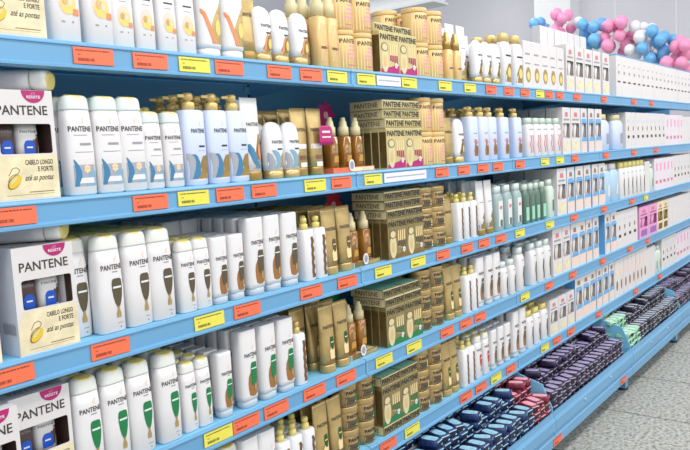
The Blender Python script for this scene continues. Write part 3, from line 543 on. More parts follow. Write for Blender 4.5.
def pack(kind, w=.09, h=.2, d=.05):
    r = MB(); W = w / 2; sf = flat(0); base = {'gold': 'paper', 'pinkish': 'pale_lilac', 'redtop': 'paper', 'bluetop': 'paper', 'bluekit': 'ice_blue'}.get(kind, 'paper')
    r.bbox(-W, W, 0, d, 0, h, base, .002)
    if kind == 'gold':
        r.band([(h * .5, -W * .6, W * .6), (h * .53, -W * .6, W * .6)], 'grey_print', sf); r.oval(W * .05, h * .27, W * .55, h * .17, 'gold_pale', sf, 8, .0006); r.oval(W * .05, h * .25, W * .35, h * .09, 'yellow_print', sf, 6, .001); r.band([(h * .7, -W * .6, W * .5), (h * .74, -W * .6, W * .5)], 'grey_print', sf)
    elif kind == 'bluetop':
        r.box(-W, W, -.001, d + .001, h, h + .006, 'kit_blue'); r.band([(h * .55, -W * .3, W * .3), (h * .62, -W * .3, W * .3)], 'grey_print', sf); r.band([(h * .34, -W * .5, W * .5), (h * .38, -W * .5, W * .5)], 'dark_print', sf); r.band([(h * .75, -W * .3, W * .2), (h * .78, -W * .3, W * .2)], 'grey_print', sf)
    elif kind == 'redtop':
        r.box(-W + .002, W - .002, .002, d - .002, h, h + .004, 'red'); r.oval(0, h * .3, W * .4, h * .14, 'copper', sf, 6, .0006); r.band([(h * .55, -W * .5, W * .5), (h * .8, -W * .5, W * .5)], 'blush', sf)
    elif kind == 'pinkish':
        r.band([(h * .2, -W * .5, W * .5), (h * .3, -W * .5, W * .5)], 'rose', sf); r.band([(h * .6, -W * .2, W * .4), (h * .85, -W * .2, W * .4)], 'pink_print', sf)
    elif kind == 'bluekit':
        r.band([(h * .3, -W * .7, W * .7), (h * .42, -W * .7, W * .7)], 'kit_blue', sf); r.oval(W * .1, h * .6, W * .4, h * .12, 'copper', sf, 6, .0006)
    elif kind == 'marks':
        r.band([(h * .28, -W * .4, W * .4), (h * .36, -W * .4, W * .4)], 'dark_print', sf); r.oval(-W * .1, h * .55, W * .2, h * .07, 'gold_dark', sf, 6, .0006); r.band([(h * .75, -W * .5, W * .5), (h * .78, -W * .5, W * .5)], 'ice_blue', sf)
    return r.build('product_carton')
def bottle(kind, w=.07, h=.19, d=.05):
    """plain bottle with flat cap"""
    r = empty('toiletry_bottle'); body, cap, acc = {'strip': ('white', 'cap_white', 'brown_oval'), 'teal': ('teal_clear', 'cap_white', 'rose'), 'green': ('green_bottle', 'mint_top', 'mint'), 'palegreen': ('mint_top', 'mint_top', 'green'), 'squiggle': ('white', 'mint_top', 'rose'), 'lilac': ('lilac', 'cream', 'grey_print'), 'ice': ('ice_blue', 'white', 'white'), 'goldcap': ('white', 'pump_gold', 'gold'), 'lilacgold': ('lilac', 'pump_gold', 'copper'), 'dark': ('gold_dark', 'cream', 'gold'), 'yellowcap': ('white', 'cap_yellow', 'brown_oval')}[kind]
    hb = h * .84; secs = [(0, w * .45, d * .45, 3.5), (.003, w * .49, d * .49, 3.5), (hb * .85, w * .5, d * .5, 3.5), (hb * .97, w * .42, d * .42, 3), (hb, w * .36, d * .36, 2.6)]
    m = MB(); m.loft(secs, body, 24); sf = sec_surf(secs)
    if kind in ('strip', 'yellowcap'): m.band([(hb * (.1 + .07 * i), w * (.08 + .05 * math.sin(i)), w * (.3 + .04 * math.sin(i))) for i in range(9)], acc, sf, 3, .0006); m.band([(hb * .82, -w * .1, w * .35), (hb * .85, -w * .1, w * .35)], 'grey_print', sf)
    elif kind == 'squiggle':
        for cx in (-.12, .2): m.band([(hb * (.12 + .06 * i), w * (cx - .07 + .08 * math.sin(i * 1.1)), w * (cx + .07 + .08 * math.sin(i * 1.1))) for i in range(10)], acc, sf, 2, .0006)
        m.band([(hb * .82, -w * .3, w * .35), (hb * .85, -w * .3, w * .35)], 'grey_print', sf)
    elif kind == 'goldcap': m.band([(hb * .08, -w * .4, w * .4), (hb * .3, -w * .3, w * .42), (hb * .5, w * .0, w * .42)], 'gold', sf, 5, .0006); m.oval(w * .05, hb * .3, w * .2, hb * .12, 'yellow_print', sf, 6, .001); m.band([(hb * .66, -w * .3, w * .35), (hb * .7, -w * .3, w * .35)], 'dark_print', sf)
    elif kind == 'teal': m.band([(hb * .12, -w * .25, w * .3), (hb * .8, -w * .25, w * .3)], 'white', sf, 4, .0005); m.oval(w * .03, hb * .62, w * .17, hb * .05, acc, sf, 6, .001); m.band([(hb * .12, -w * .1, w * .2), (hb * .3, -w * .1, w * .2)], 'green_bottle', sf, 3, .001)
    elif kind == 'green': m.band([(hb * .1, -w * .3, w * .3), (hb * .5, -w * .3, w * .3)], acc, sf, 4, .0005)
    else: m.band([(hb * .2, w * .05, w * .3), (hb * .55, w * .05, w * .3)], acc, sf, 3, .0006)
    m.build('body', r)
    m = MB(); m.loft([(hb, w * .38, d * .38, 2.6), (h - .002, w * .36, d * .36, 2.6), (h, w * .32, d * .32, 2.5)], cap, 20); m.build('cap', r); return r

P = dict(aq=shampoo('aqua'), aqs=shampoo('aqua', .17, .052, .038), br=shampoo('brown', .206, .066, .044), brs=shampoo('brown', .168, .050, .036), gr=shampoo('green', .205, .062, .044), grs=shampoo('green', .165, .044, .034), fl=shampoo('floral', .22, .068, .045), fls=shampoo('floral', .175, .054, .036), red=shampoo('red', .17, .05, .036), pl=shampoo('plain', .2, .07, .045),
    cb=conditioner('brown'), cbs=conditioner('brown', .165, .05, .038), cg=conditioner('green'), cgs=conditioner('green', .163, .047, .038), co=conditioner('orange', .23, .072, .045), cc=conditioner('copper', .2, .06, .042),
    pa=pump('aqua'), pg=pump('girl', .213, .075, .06), ps=pump('strip', .178, .048, .045, 'white_gloss', 'cap_yellow'), psn=pump('strip', .178, .04, .04, 'white_gloss', 'pump_gold'), py=pump('plain', .19, .055, .045, 'white', 'cap_yellow'),
    ta=tube('aqua', .211, .056, .042, 'white', 'gold'), tg=tube('green', .198, .056, .04), tb=tube('brown', .196, .058, .04), tn=tube('band', .19, .056, .036, 'gold_pale', 'gold'), tw=tube('goldfoot', .215, .056, .036, 'white', 'gold'), tp=tube('plain', .17, .056, .036, 'gold_pale', 'gold'),
    da=dome('aqua'), do=dome('orange', .142, .064), db=dome('brown', .165, .066), jp=jar('pink'), jb=jar('plain', .0725, .043), jg=jar('green', .0715, .040), jk=jar('green', .0735, .040),
    cu={k: carton(k) for k in ('pink', 'gold', 'green')}, cl={k: carton(k, True) for k in ('pink', 'gold', 'green')}, sp=spray(), sg=spray(.225, .046, 'jar_gold', 'cream'), sgs=spray(.172, .042, 'jar_gold', 'gold'), sd=spray(.13, .03, 'amber_dark', 'gold'),
    gb=gift_box(), kw=kit('white'), kb=kit('blue', .10), kp=kit('pink', .2, .2), kg=kit('gold', .13, .2), kw5=kit('white', .1, .17), bs=bottle('strip'), bss=bottle('strip', .055, .15), bt=bottle('teal', .07, .185), bgn=bottle('green', .055, .175, .045), bpg=bottle('palegreen', .07, .18), bq=bottle('squiggle', .07, .172), bl=bottle('lilac', .16, .2, .08), bi=bottle('ice', .14, .215, .07), bgc=bottle('goldcap', .08, .215), blg=bottle('lilacgold', .06, .2), bd=bottle('dark', .05, .17, .04), by=bottle('yellowcap', .07, .17, .05),
    kgd=pack('gold'), kbt=pack('bluetop', .098, .232), kmk=pack('marks', .098, .215), kpk=pack('pinkish', .098, .21), krt=pack('redtop', .08, .215), kbk=pack('bluekit', .09, .21), kpl=pack('plain', .098, .2))
G = 'bottles'
# --- top shelf
def boxes(k, xs, rows, y=.008):
    for i, x in enumerate(xs):
        for r in range(rows):
            side = ['leftmost column', 'right column'][i] if len(xs) > 1 else ''
            o = place(P['gb'], (x, y + r * .0715 + (-.028 if (k == 3 and i == 0) else 0) + (.010 if k == 3 and i else 0), ZS[k] + .0003), 0)
            tag(o, ', '.join(q for q in ('white twin-bottle gift box with magenta badge', side, ('front of its row' if r == 0 else ordw(r) + ' behind the front'), SH[k]) if q), 'gift box', 'gift boxes on the ' + SH[k])
boxes(0, [.592, .7195], 2); boxes(1, [.5905, .7175], 3); boxes(2, [.5715, .7315], 5); boxes(3, [.5755, .7025], 5)
run(0, P['fl'], [.832, .908], 'large white bottle with yellow floral print', 'bottle', 'large floral bottles', rows=1, y=.035)
run(0, P['fls'], [.966, 1.024, 1.081, 1.138], 'slim white bottle with yellow floral label', 'bottle', 'slim floral bottles', rows=2, dy=.045)
run(0, P['co'], [1.213, 1.29], 'white conditioner with orange and gold chevron', 'bottle', 'orange chevron conditioners', rows=2, y=.035)
run(0, P['tp'], [1.352], 'plain gold cream tube beside chevron conditioners', 'tube', 'gold tubes', y=.04)
run(0, P['do'], [1.40, 1.468, 1.543], 'rounded white treatment with gold and orange foot', 'bottle', 'rounded treatments', rows=1, y=.03)
run(0, P['jp'], [1.42, 1.515], 'gold hair mask jar behind rounded treatments', 'jar', 'gold jars', y=.15, jit=.001)
run(0, P['jp'], [1.42, 1.515], 'gold hair mask jar behind rounded treatments', 'jar', 'gold jars', y=.15, z=.1185, jit=.001, level='upper tier') if 0 else None
run(0, P['sd'], [1.592], 'dark slim spray bottle beside gold sprays', 'bottle', 'dark sprays', y=.05)
run(0, P['sg'], [1.585, 1.635, 1.685], 'tall gold spray bottle with cream cap', 'bottle', 'tall gold sprays', y=.03, rows=2, dy=.055, skip=((0, 0),))
for lv, nm in ((0, 'lower tier'), (1, 'upper tier')):
    run(0, P['jp'], [1.672, 1.763, 1.857], 'gold jar with pink print', 'jar', 'gold jars with pink print', y=.055, z=lv * .1185, level='left block, ' + nm, jit=.0015, skip=((0, 0),))
run(0, P['jp'], [1.68, 1.775], 'gold jar with pink print', 'jar', 'gold jars with pink print', y=.16, jit=.0015, level='left block, second row')
for lv, nm in ((0, 'lower tier'), (1, 'upper tier')):
    run(0, P['jp'], [2.195, 2.295], 'gold jar with pink print', 'jar', 'gold jars with pink print', y=.055, z=lv * .1185, level='right block, ' + nm, jit=.0015)
    run(0, P['jp'], [2.15, 2.25], 'gold jar with pink print', 'jar', 'gold jars with pink print', y=.15, z=lv * .1185, level='right block, rear ' + nm, jit=.0015)
for r in range(3):
    for i, x in enumerate((1.965, 2.0745)):
        o = place(P['cu']['pink'], (x, .01 + .0305 * r, ZS[0] + .0003)); tag(o, 'upright gold ampoule carton with magenta foot, %s, %s from aisle, top shelf' % (('left', 'right')[i], ordw(r)), 'carton', 'magenta ampoule cartons on the top shelf')
for i, x in enumerate((1.965, 2.0745)):
    for q in range(1):
        o = place(P['cl']['pink'], (x, .03, ZS[0] + .1315 )); tag(o, 'flat gold carton atop upright magenta cartons, %s, top shelf' % ('left', 'right')[i], 'carton', 'magenta ampoule cartons on the top shelf')
run(0, P['sgs'], [2.37, 2.43], 'small gold spray bottle with pointed cap', 'bottle', 'small gold sprays', y=.03, rows=2, dy=.05)
run(0, P['tw'], [2.45, 2.53], 'tall white tube with gold foot', 'tube', 'white tubes', y=.06, rows=2, dy=.06)
run(0, P['db'], [2.60, 2.68, 2.76], 'rounded white treatment bottle with brown stroke', 'bottle', 'rounded brown treatments', y=.03, rows=2, dy=.06)
run(0, P['tw'], [2.67, 2.75], 'tall white tube behind rounded treatments', 'tube', 'white tubes', y=.16)
run(0, P['bgc'], [2.86, 2.965], 'white bottle with orange cap and gold foot', 'bottle', 'orange capped bottles', y=.035, rows=3, dy=.06)
run(0, P['kgd'], [3.05, 3.145, 3.24, 3.335, 3.43], 'white carton with golden flower print', 'carton', 'golden flower cartons', y=.01, rows=3, dy=.055, jit=.0015)
run(0, P['kgd'], [3.05, 3.145, 3.24, 3.335, 3.43], 'white carton with golden flower print', 'carton', 'golden flower cartons', y=.19, rows=2, dy=.055, z=.055, jit=.0015, level='raised block') if 0 else None
run(0, P['kw'], [3.56, 3.69, 3.82, 3.95, 4.10], 'white window kit carton', 'carton', 'white kit cartons', y=.01, rows=2, dy=.085, jit=.001)
run(0, P['kpl'], [3.72 + .105 * i for i in range(6)], 'plain white carton', 'carton', 'plain white cartons', y=.22, jit=.001, level='middle lower tier')
run(0, P['kmk'], [3.72 + .105 * i for i in range(6)], 'white carton with dark marks', 'carton', 'marked cartons', y=.20, z=.2205, jit=.001, level='laid tier') if 0 else None
run(0, P['kpl'], [3.95 + .105 * i for i in range(7)], 'plain white carton', 'carton', 'plain white cartons', y=.30, jit=.001, level='rear lower tier')
run(0, P['kpl'], [3.95 + .105 * i for i in range(7)], 'plain white carton', 'carton', 'plain white cartons', y=.30, z=.2005, jit=.001, level='rear upper tier')
run(0, P['kbt'], [4.33 + .1005 * i for i in range(18)], 'white carton with blue lid line', 'carton', 'blue lidded cartons', y=.01, rows=2, dy=.06, jit=.0008)

# --- second shelf
K = 1
run(K, P['aq'], [.80], 'white aqua-print shampoo half hidden behind gift box', 'bottle', 'aqua shampoos', y=.085)
run(K, P['aq'], [.838, .902, .966], 'white shampoo with aqua swoosh print', 'bottle', 'aqua shampoos', rows=4, y=.03, dy=.047)
run(K, P['aqs'], [1.022, 1.076], 'small white shampoo with aqua swoosh print', 'bottle', 'small aqua shampoos', rows=2, y=.03, dy=.042)
run(K, P['py'], [1.03, 1.085, 1.0, 1.055], 'white bottle with yellow pump behind small shampoos', 'bottle', 'yellow pump bottles', y=.125, rows=2, dy=.06, skip=((0, 2), (0, 3), (1, 0), (1, 1)))
run(K, P['pa'], [1.143, 1.213, 1.279], 'white pump bottle with blue and gold wave', 'bottle', 'wave pump bottles', y=.035, rows=3, dy=.055)
run(K, P['ta'], [1.337], 'white tube with blue wave beside pump bottles', 'tube', 'blue wave tubes', y=.03, rows=2, dy=.05)
run(K, P['da'], [1.412, 1.484], 'rounded pale treatment with aqua wave', 'bottle', 'aqua treatments', y=.032, rows=2, dy=.05)
run(K, P['tn'], [1.47, 1.54, 1.61], 'crimped gold tube with white band', 'tube', 'banded gold tubes', y=.045, rows=3, dy=.05, skip=((0, 0), (1, 0)))
run(K, P['sp'], [1.70, 1.765, 1.83], 'amber oil spray with cream pump', 'bottle', 'amber oil sprays', y=.06, rows=2, dy=.05, z=.012)
def ampoules(k, kind, xs, levels, rows=5, under=0, uz=.0):
    desc = {'pink': 'magenta-footed', 'gold': 'plain', 'green': 'green-footed'}[kind]
    z = ZS[k] + .0003
    if under:
        for i, x in enumerate(xs): o = place(P['cl'][kind], (x, .01, z)); tag(o, 'flat gold carton under upright %s cartons, %s, %s' % (desc, ('left', 'right')[i], SH[k]), 'carton', 'gold ampoule cartons on the ' + SH[k])
        z += .0300
    for r in range(rows):
        for i, x in enumerate(xs): o = place(P['cu'][kind], (x, .01 + .0303 * r, z)); tag(o, 'upright gold ampoule carton, %s, %s, %s from aisle, %s' % (desc, ('left', 'right')[i], ordw(r), SH[k]), 'carton', 'gold ampoule cartons on the ' + SH[k])
    z += .1313
    for q in range(levels):
        for i, x in enumerate(xs): o = place(P['cl'][kind], (x - .006 * q, .012 + .004 * (q % 2), z + q * .0301)); tag(o, 'flat gold carton on upright %s cartons, %s, %s layer up, %s' % (desc, ('left', 'right')[i], ordw(q), SH[k]), 'carton', 'gold ampoule cartons on the ' + SH[k])
ampoules(1, 'pink', (1.978, 2.0875), 3); ampoules(2, 'gold', (1.962, 2.0715), 3); ampoules(3, 'green', (1.93, 2.0395), 2); ampoules(4, 'green', (1.885, 1.9945), 1, under=1)
for lv, nm in ((0, 'lower tier'), (1, 'upper tier')): run(K, P['jp'], [2.195, 2.285], 'gold jar with pink print', 'jar', 'gold jars with pink print', y=.055, z=lv * .1185, level=nm, rows=2, dy=.093, jit=.001, )
run(K, P['tp'], [2.365], 'gold tube between jars and brown treatment', 'tube', 'gold tubes', y=.04, rows=2, dy=.05)
run(K, P['db'], [2.435], 'white treatment with brown stroke beside gold tube', 'bottle', 'brown treatments', y=.035)
run(K, P['blg'], [2.39, 2.46], 'lilac bottle with gold cap behind brown treatment', 'bottle', 'gold capped lilac bottles', y=.12, rows=2, dy=.06)
run(K, P['pg'], [2.535, 2.62, 2.70, 2.81, 2.945], 'lilac pump bottle with copper figure print', 'bottle', 'lilac pump bottles', y=.04, rows=3, dy=.07)
run(K, P['bq'], [3.06, 3.14, 3.22, 3.30, 3.38], 'white bottle with red squiggle print', 'bottle', 'squiggle bottles', y=.03, rows=5, dy=.055)
run(K, P['kw'], [3.49, 3.615], 'white window kit carton', 'carton', 'white kit cartons', y=.01, rows=3, dy=.085, jit=.001)
run(K, P['kb'], [3.735, 3.845, 3.955], 'white and blue window kit carton', 'carton', 'blue kit cartons', y=.01, rows=3, dy=.085, jit=.001)
run(K, P['bl'], [4.09, 4.34], 'wide lilac bottle with cream cap', 'bottle', 'wide lilac bottles', y=.05, rows=3, dy=.09)
run(K, P['kmk'], [4.50 + .1 * i for i in range(9)], 'white carton with dark marks', 'carton', 'marked cartons', y=.01, rows=3, dy=.06, jit=.001)
run(K, P['kpk'], [5.40 + .1 * i for i in range(5)], 'blush carton with rose panel', 'carton', 'blush cartons', y=.01, rows=3, dy=.06, jit=.001)
run(K, P['kpl'], [5.90 + .1 * i for i in range(3)], 'plain white carton', 'carton', 'plain cartons', y=.01, rows=3, dy=.06, jit=.001)

# --- third shelf
K = 2
run(K, P['br'], [.812], 'white shampoo half hidden beside gift box', 'bottle', 'brown oval shampoos', y=.055, rows=6, dy=.05)
run(K, P['br'], [.878, .946, 1.016], 'white shampoo with dark brown oval', 'bottle', 'brown oval shampoos', y=.03, rows=7, dy=.052)
run(K, P['brs'], [1.086, 1.138], 'small white shampoo with brown oval', 'bottle', 'small brown oval shampoos', y=.03, rows=8, dy=.044)
run(K, P['cbs'], [1.192, 1.245], 'small white conditioner with brown bottle print', 'bottle', 'small brown conditioners', y=.03, rows=4, dy=.044)
run(K, P['cb'], [1.19, 1.252], 'tall white conditioner behind the small ones', 'bottle', 'tall brown conditioners', y=.21, rows=4, dy=.046)
run(K, P['cb'], [1.312, 1.380, 1.450], 'tall white conditioner with brown bottle print', 'bottle', 'tall brown conditioners', y=.03, rows=8, dy=.046)
run(K, P['ps'], [1.522, 1.574], 'white cream bottle with brown wavy strip', 'bottle', 'wavy strip bottles', y=.03, rows=3, dy=.05)
run(K, P['tb'], [1.638, 1.703], 'gold tube with brown oval print', 'tube', 'brown oval gold tubes', y=.035, rows=7, dy=.048)
run(K, P['tb'], [1.512, 1.575], 'gold tube behind the wavy strip bottles', 'tube', 'brown oval gold tubes', y=.19, rows=4, dy=.05)
run(K, P['sp'], [1.775, 1.84], 'amber oil spray with cream pump', 'bottle', 'amber oil sprays', y=.06, rows=2, dy=.06, z=.012)
for lv, nm in ((0, 'bottom tier'), (1, 'middle tier'), (2, 'upper tier')): run(K, P['jb'], [2.178, 2.268], 'short bronze jar', 'jar', 'short bronze jars', y=.055, z=lv * .0730, level=nm, rows=2, dy=.09, jit=.001)
run(K, P['tp'], [2.34], 'gold tube between jars and strip bottles', 'tube', 'gold tubes', y=.04)
run(K, P['ps'], [2.40, 2.455, 2.51], 'white cream bottle with yellow pump, right group', 'bottle', 'wavy strip bottles', y=.03, rows=3, dy=.05)
run(K, P['tw'], [2.36, 2.43, 2.50], 'tall white tube behind yellow pumps', 'tube', 'white tubes', y=.20, rows=2, dy=.06)
run(K, P['tw'], [2.585, 2.66], 'tall white tube with gold foot', 'tube', 'white tubes', y=.03, rows=4, dy=.06)
run(K, P['bt'], [2.74, 2.83, 2.92], 'clear teal bottle with white label', 'bottle', 'teal bottles', y=.035, rows=4, dy=.06)
run(K, P['bgn'], [3.01, 3.075, 3.14, 3.205], 'dark green bottle with mint cap', 'bottle', 'green bottles', y=.035, rows=6, dy=.055)
run(K, P['bpg'], [3.29], 'pale mint bottle beside dark green bottles', 'bottle', 'mint bottles', y=.035, rows=5, dy=.06)
run(K, P['kw'], [3.41, ], 'white window kit carton', 'carton', 'white kit cartons', y=.01, rows=4, dy=.085, jit=.001)
run(K, P['kb'], [3.53, 3.65, 3.77, 3.89, 4.0], 'white and blue window kit carton', 'carton', 'blue kit cartons', y=.01, rows=4, dy=.085, jit=.001)
run(K, P['bi'], [4.10, 4.25], 'wide ice blue bottle', 'bottle', 'ice blue bottles', y=.045, rows=4, dy=.08)
run(K, P['by'], [4.37 + .082 * i for i in range(6)], 'white bottle with yellow cap and dark strip', 'bottle', 'yellow capped bottles', y=.03, rows=5, dy=.055) if 0 else run(K, P['kpl'], [4.90], 'single plain white carton beside mint bottle', 'carton', 'plain cartons', y=.01)
bts = bottle('yellowcap', .078, .215)
run(K, bts, [4.38 + .083 * i for i in range(6)], 'tall white bottle with dark strip', 'bottle', 'dark strip bottles', y=.03, rows=5, dy=.06)
run(K, P['bpg'], [5.01], 'pale mint bottle among blush cartons', 'bottle', 'mint bottles', y=.035, rows=2, dy=.06)
run(K, P['kpk'], [5.11 + .1 * i for i in range(5)], 'blush carton with rose panel', 'carton', 'blush cartons', y=.01, rows=4, dy=.06, jit=.001)
run(K, P['kmk'], [5.61 + .1 * i for i in range(6)], 'white carton with dark marks', 'carton', 'marked cartons', y=.01, rows=4, dy=.06, jit=.001)

# --- fourth shelf
K = 3
run(K, P['gr'], [.802, .866, .931, 1.008], 'white shampoo with green oval', 'bottle', 'green oval shampoos', y=.03, rows=7, dy=.052)
run(K, P['grs'], [1.068, 1.116], 'small white shampoo with green oval', 'bottle', 'small green oval shampoos', y=.03, rows=8, dy=.044)
run(K, P['cgs'], [1.178], 'small white conditioner with green bottle print', 'bottle', 'small green conditioners', y=.03, rows=8, dy=.044)
run(K, P['cg'], [1.235, 1.30], 'tall white conditioner', 'bottle', 'tall green conditioners', y=.21, rows=4, dy=.05, level='rear group') if 0 else None
run(K, P['cg'], [1.262, 1.334, 1.404], 'tall white conditioner with green bottle print', 'bottle', 'tall green conditioners', y=.03, rows=8, dy=.046)
run(K, P['psn'], [1.465], 'slim white bottle with gold pump beside conditioners', 'bottle', 'wavy strip bottles', y=.03, rows=4, dy=.05)
run(K, P['tg'], [1.525, 1.59, 1.660], 'gold tube with dark green emblem', 'tube', 'green emblem gold tubes', y=.03, rows=7, dy=.05, skip=((0, 0),))
run(K, P['sp'], [1.738, 1.795], 'amber oil spray with cream pump', 'bottle', 'amber oil sprays', y=.06, rows=3, dy=.055, z=.012)
for lv, nm in ((0, 'bottom tier'), (1, 'middle tier'), (2, 'upper tier')): run(K, P['jg'], [2.148, 2.235], 'bronze jar with green lid', 'jar', 'green lidded jars', y=.052, z=lv * .0720, level=nm, rows=2, dy=.085, jit=.001)
run(K, P['tg'], [2.315, 2.375], 'gold tube beside green lidded jars', 'tube', 'green emblem gold tubes', y=.035, rows=3, dy=.05)
run(K, P['ps'], [2.435, 2.49], 'white cream bottle with yellow pump, right group', 'bottle', 'wavy strip bottles', y=.03, rows=3, dy=.05)
run(K, P['cc'], [2.545, 2.62, 2.69], 'white conditioner with copper bottle print', 'bottle', 'copper conditioners', y=.03, rows=6, dy=.05)
run(K, P['bss'], [2.76, 2.83], 'small white bottle with dark strip', 'bottle', 'small strip bottles', y=.03, rows=6, dy=.055)
run(K, P['bs'], [2.92, 3.06, 3.14, 3.22], 'white bottle with dark strip', 'bottle', 'strip bottles', y=.03, rows=6, dy=.055)
run(K, P['kw'], [3.335, 3.455], 'white window kit carton', 'carton', 'white kit cartons', y=.01, rows=4, dy=.085, jit=.001)
run(K, P['kb'], [3.57, 3.675, 3.78, 3.885], 'white and blue window kit carton', 'carton', 'blue kit cartons', y=.01, rows=4, dy=.085, jit=.001)
run(K, P['kb'], [4.08, 4.19], 'blue kit carton, past the gap', 'carton', 'blue kit cartons', y=.01, rows=4, dy=.085, jit=.001)
run(K, P['kmk'], [4.30 + .1 * i for i in range(4)], 'white carton with dark marks', 'carton', 'marked cartons', y=.01, rows=4, dy=.06, jit=.001)
run(K, P['kp'], [4.80, 5.01], 'pink carton with violet window', 'carton', 'pink kit cartons', y=.01, rows=2, dy=.085, jit=.001)
run(K, P['kg'], [5.19, 5.33], 'cream and brown window carton', 'carton', 'brown kit cartons', y=.01, rows=2, dy=.085, jit=.001)
run(K, P['kpl'], [5.46 + .1 * i for i in range(7)], 'plain white carton', 'carton', 'plain cartons', y=.01, rows=4, dy=.06, jit=.001)

# --- fifth shelf
K = 4
run(K, P['pl'], [1.02, 1.10, 1.18], 'white shampoo with pale cap below fourth shelf', 'bottle', 'pale shampoos', y=.04, rows=5, dy=.055)
run(K, P['cb'], [1.245, 1.31], 'tall white conditioner with brown bottle print', 'bottle', 'tall brown conditioners', y=.03, rows=5, dy=.05)
run(K, P['ps'], [1.37, 1.425, 1.48], 'white cream bottle with pump, left group', 'bottle', 'wavy strip bottles', y=.03, rows=5, dy=.05)
run(K, P['tg'], [1.545, 1.61], 'gold tube with dark green emblem', 'tube', 'green emblem gold tubes', y=.03, rows=6, dy=.05)
for lv, nm in ((0, 'bottom tier'), (1, 'middle tier'), (2, 'upper tier')):
    run(K, P['jk'], [1.688, 1.774], 'bronze jar with green lid', 'jar', 'green lidded jars', y=.052, z=lv * .0740, level='left block, ' + nm, rows=2, dy=.085, jit=.001)
    run(K, P['jb'], [2.105, 2.196], 'short bronze jar', 'jar', 'short bronze jars', y=.052, z=lv * .0730, level='right block, ' + nm, rows=2, dy=.09, jit=.001)
run(K, P['tg'], [2.275, 2.335], 'gold tube between jars and strip bottles', 'tube', 'green emblem gold tubes', y=.035, rows=4, dy=.05)
run(K, P['ps'], [2.395, 2.45], 'white cream bottle with pump, right group', 'bottle', 'wavy strip bottles', y=.03, rows=6, dy=.05)
run(K, P['red'], [2.51, 2.575], 'small white shampoo with red oval', 'bottle', 'red oval shampoos', y=.03, rows=6, dy=.044)
run(K, P['cbs'], [2.645, 2.71, 2.775], 'small white conditioner with brown bottle print', 'bottle', 'small brown conditioners', y=.03, rows=6, dy=.05)
run(K, P['cc'], [2.85, 2.93], 'white conditioner with copper bottle print', 'bottle', 'copper conditioners', y=.03, rows=6, dy=.05)
run(K, P['by'], [3.01, 3.095, 3.18], 'white bottle with yellow cap', 'bottle', 'yellow capped bottles', y=.035, rows=6, dy=.055)
run(K, P['kw5'], [3.275, 3.385, 3.495], 'low white window kit carton', 'carton', 'white kit cartons', y=.01, rows=4, dy=.085, jit=.001)
run(K, P['kb'], [3.61, 3.715, 3.82, 3.925, 4.03, 4.135], 'white and blue window kit carton', 'carton', 'blue kit cartons', y=.01, rows=3, dy=.085, jit=.001)
run(K, P['krt'], [4.235 + .0825 * i for i in range(8)], 'white carton with red top', 'carton', 'red topped cartons', y=.01, rows=4, dy=.055, jit=.001)
run(K, P['kpl'], [4.90, 5.0], 'plain white carton', 'carton', 'plain cartons', y=.01, rows=4, dy=.06, jit=.001)
run(K, P['bpg'], [5.09, 5.17], 'pale mint bottle beside plain cartons', 'bottle', 'mint bottles', y=.035, rows=3, dy=.06)
run(K, P['kmk'], [5.27 + .1 * i for i in range(4)], 'white carton with dark marks', 'carton', 'marked cartons', y=.01, rows=4, dy=.06, jit=.001)
run(K, P['kpk'], [5.67 + .1 * i for i in range(5)], 'blush carton with rose panel', 'carton', 'blush cartons', y=.01, rows=4, dy=.06, jit=.001)

# --- bottles laid on top of the gift boxes
lay = shampoo('plain', .2, .07, .045)
for k, x, y, z, l in ((1, .668, .185, .206, 'second'), (2, .672, .19, .206, 'third')):
    o = place(lay, (x, y, ZS[k] + z + .0238)); o.rotation_euler = (math.radians(90), 0, math.radians(38)); tag(o, 'white bottle with yellow cap lying on gift boxes, %s shelf' % l, 'bottle', 'bottles lying on the gift boxes')
# --- display trays under the oil sprays, flower cards beside the cartons
for k, x0, x1, dp, l in ((1, 1.668, 1.875, .09, 'second'), (2, 1.745, 1.882, .11, 'third'), (3, 1.708, 1.845, .17, 'fourth')):
    m = MB(); d0 = .03; z = ZS[k] + .0003
    m.box(x0, x1, d0, d0 + dp + .03, z, z + .010, 'cream'); m.box(x0, x1, d0 - .002, d0, z, z + .015, {1: 'tag_orange', 2: 'gold_dark', 3: 'gold_dark'}[k]); m.box(x0 - .002, x0, d0 - .002, d0 + dp + .03, z, z + .015, 'cap_milk' if k > 1 else 'tag_orange')
    m.box(x0 + (x1 - x0) * .45, x1 - .004, d0 - .0026, d0 - .002, z + .002, z + .013, 'cream_paper' if k == 1 else 'gold_pale')
    o = m.build('display_tray'); tag(o, 'shallow display tray under amber oil sprays, %s shelf' % l, 'tray', 'display trays under the oil sprays')
    m = MB(); m.loft([(0, .014, .018, 2), (.0012, .014, .018, 2)], 'white', 20); m.loft([(.0012, .009, .012, 2), (.0015, .009, .012, 2)], 'grey_print', 16)
    o = m.build('round_sticker'); o.rotation_euler = (math.pi / 2, 0, 0); o.location = (x0 + (x1 - x0) * .42, d0 - .0032, z + .0205); tag(o, 'round white sticker on display tray, %s shelf' % l, 'sticker', 'round stickers on the trays')
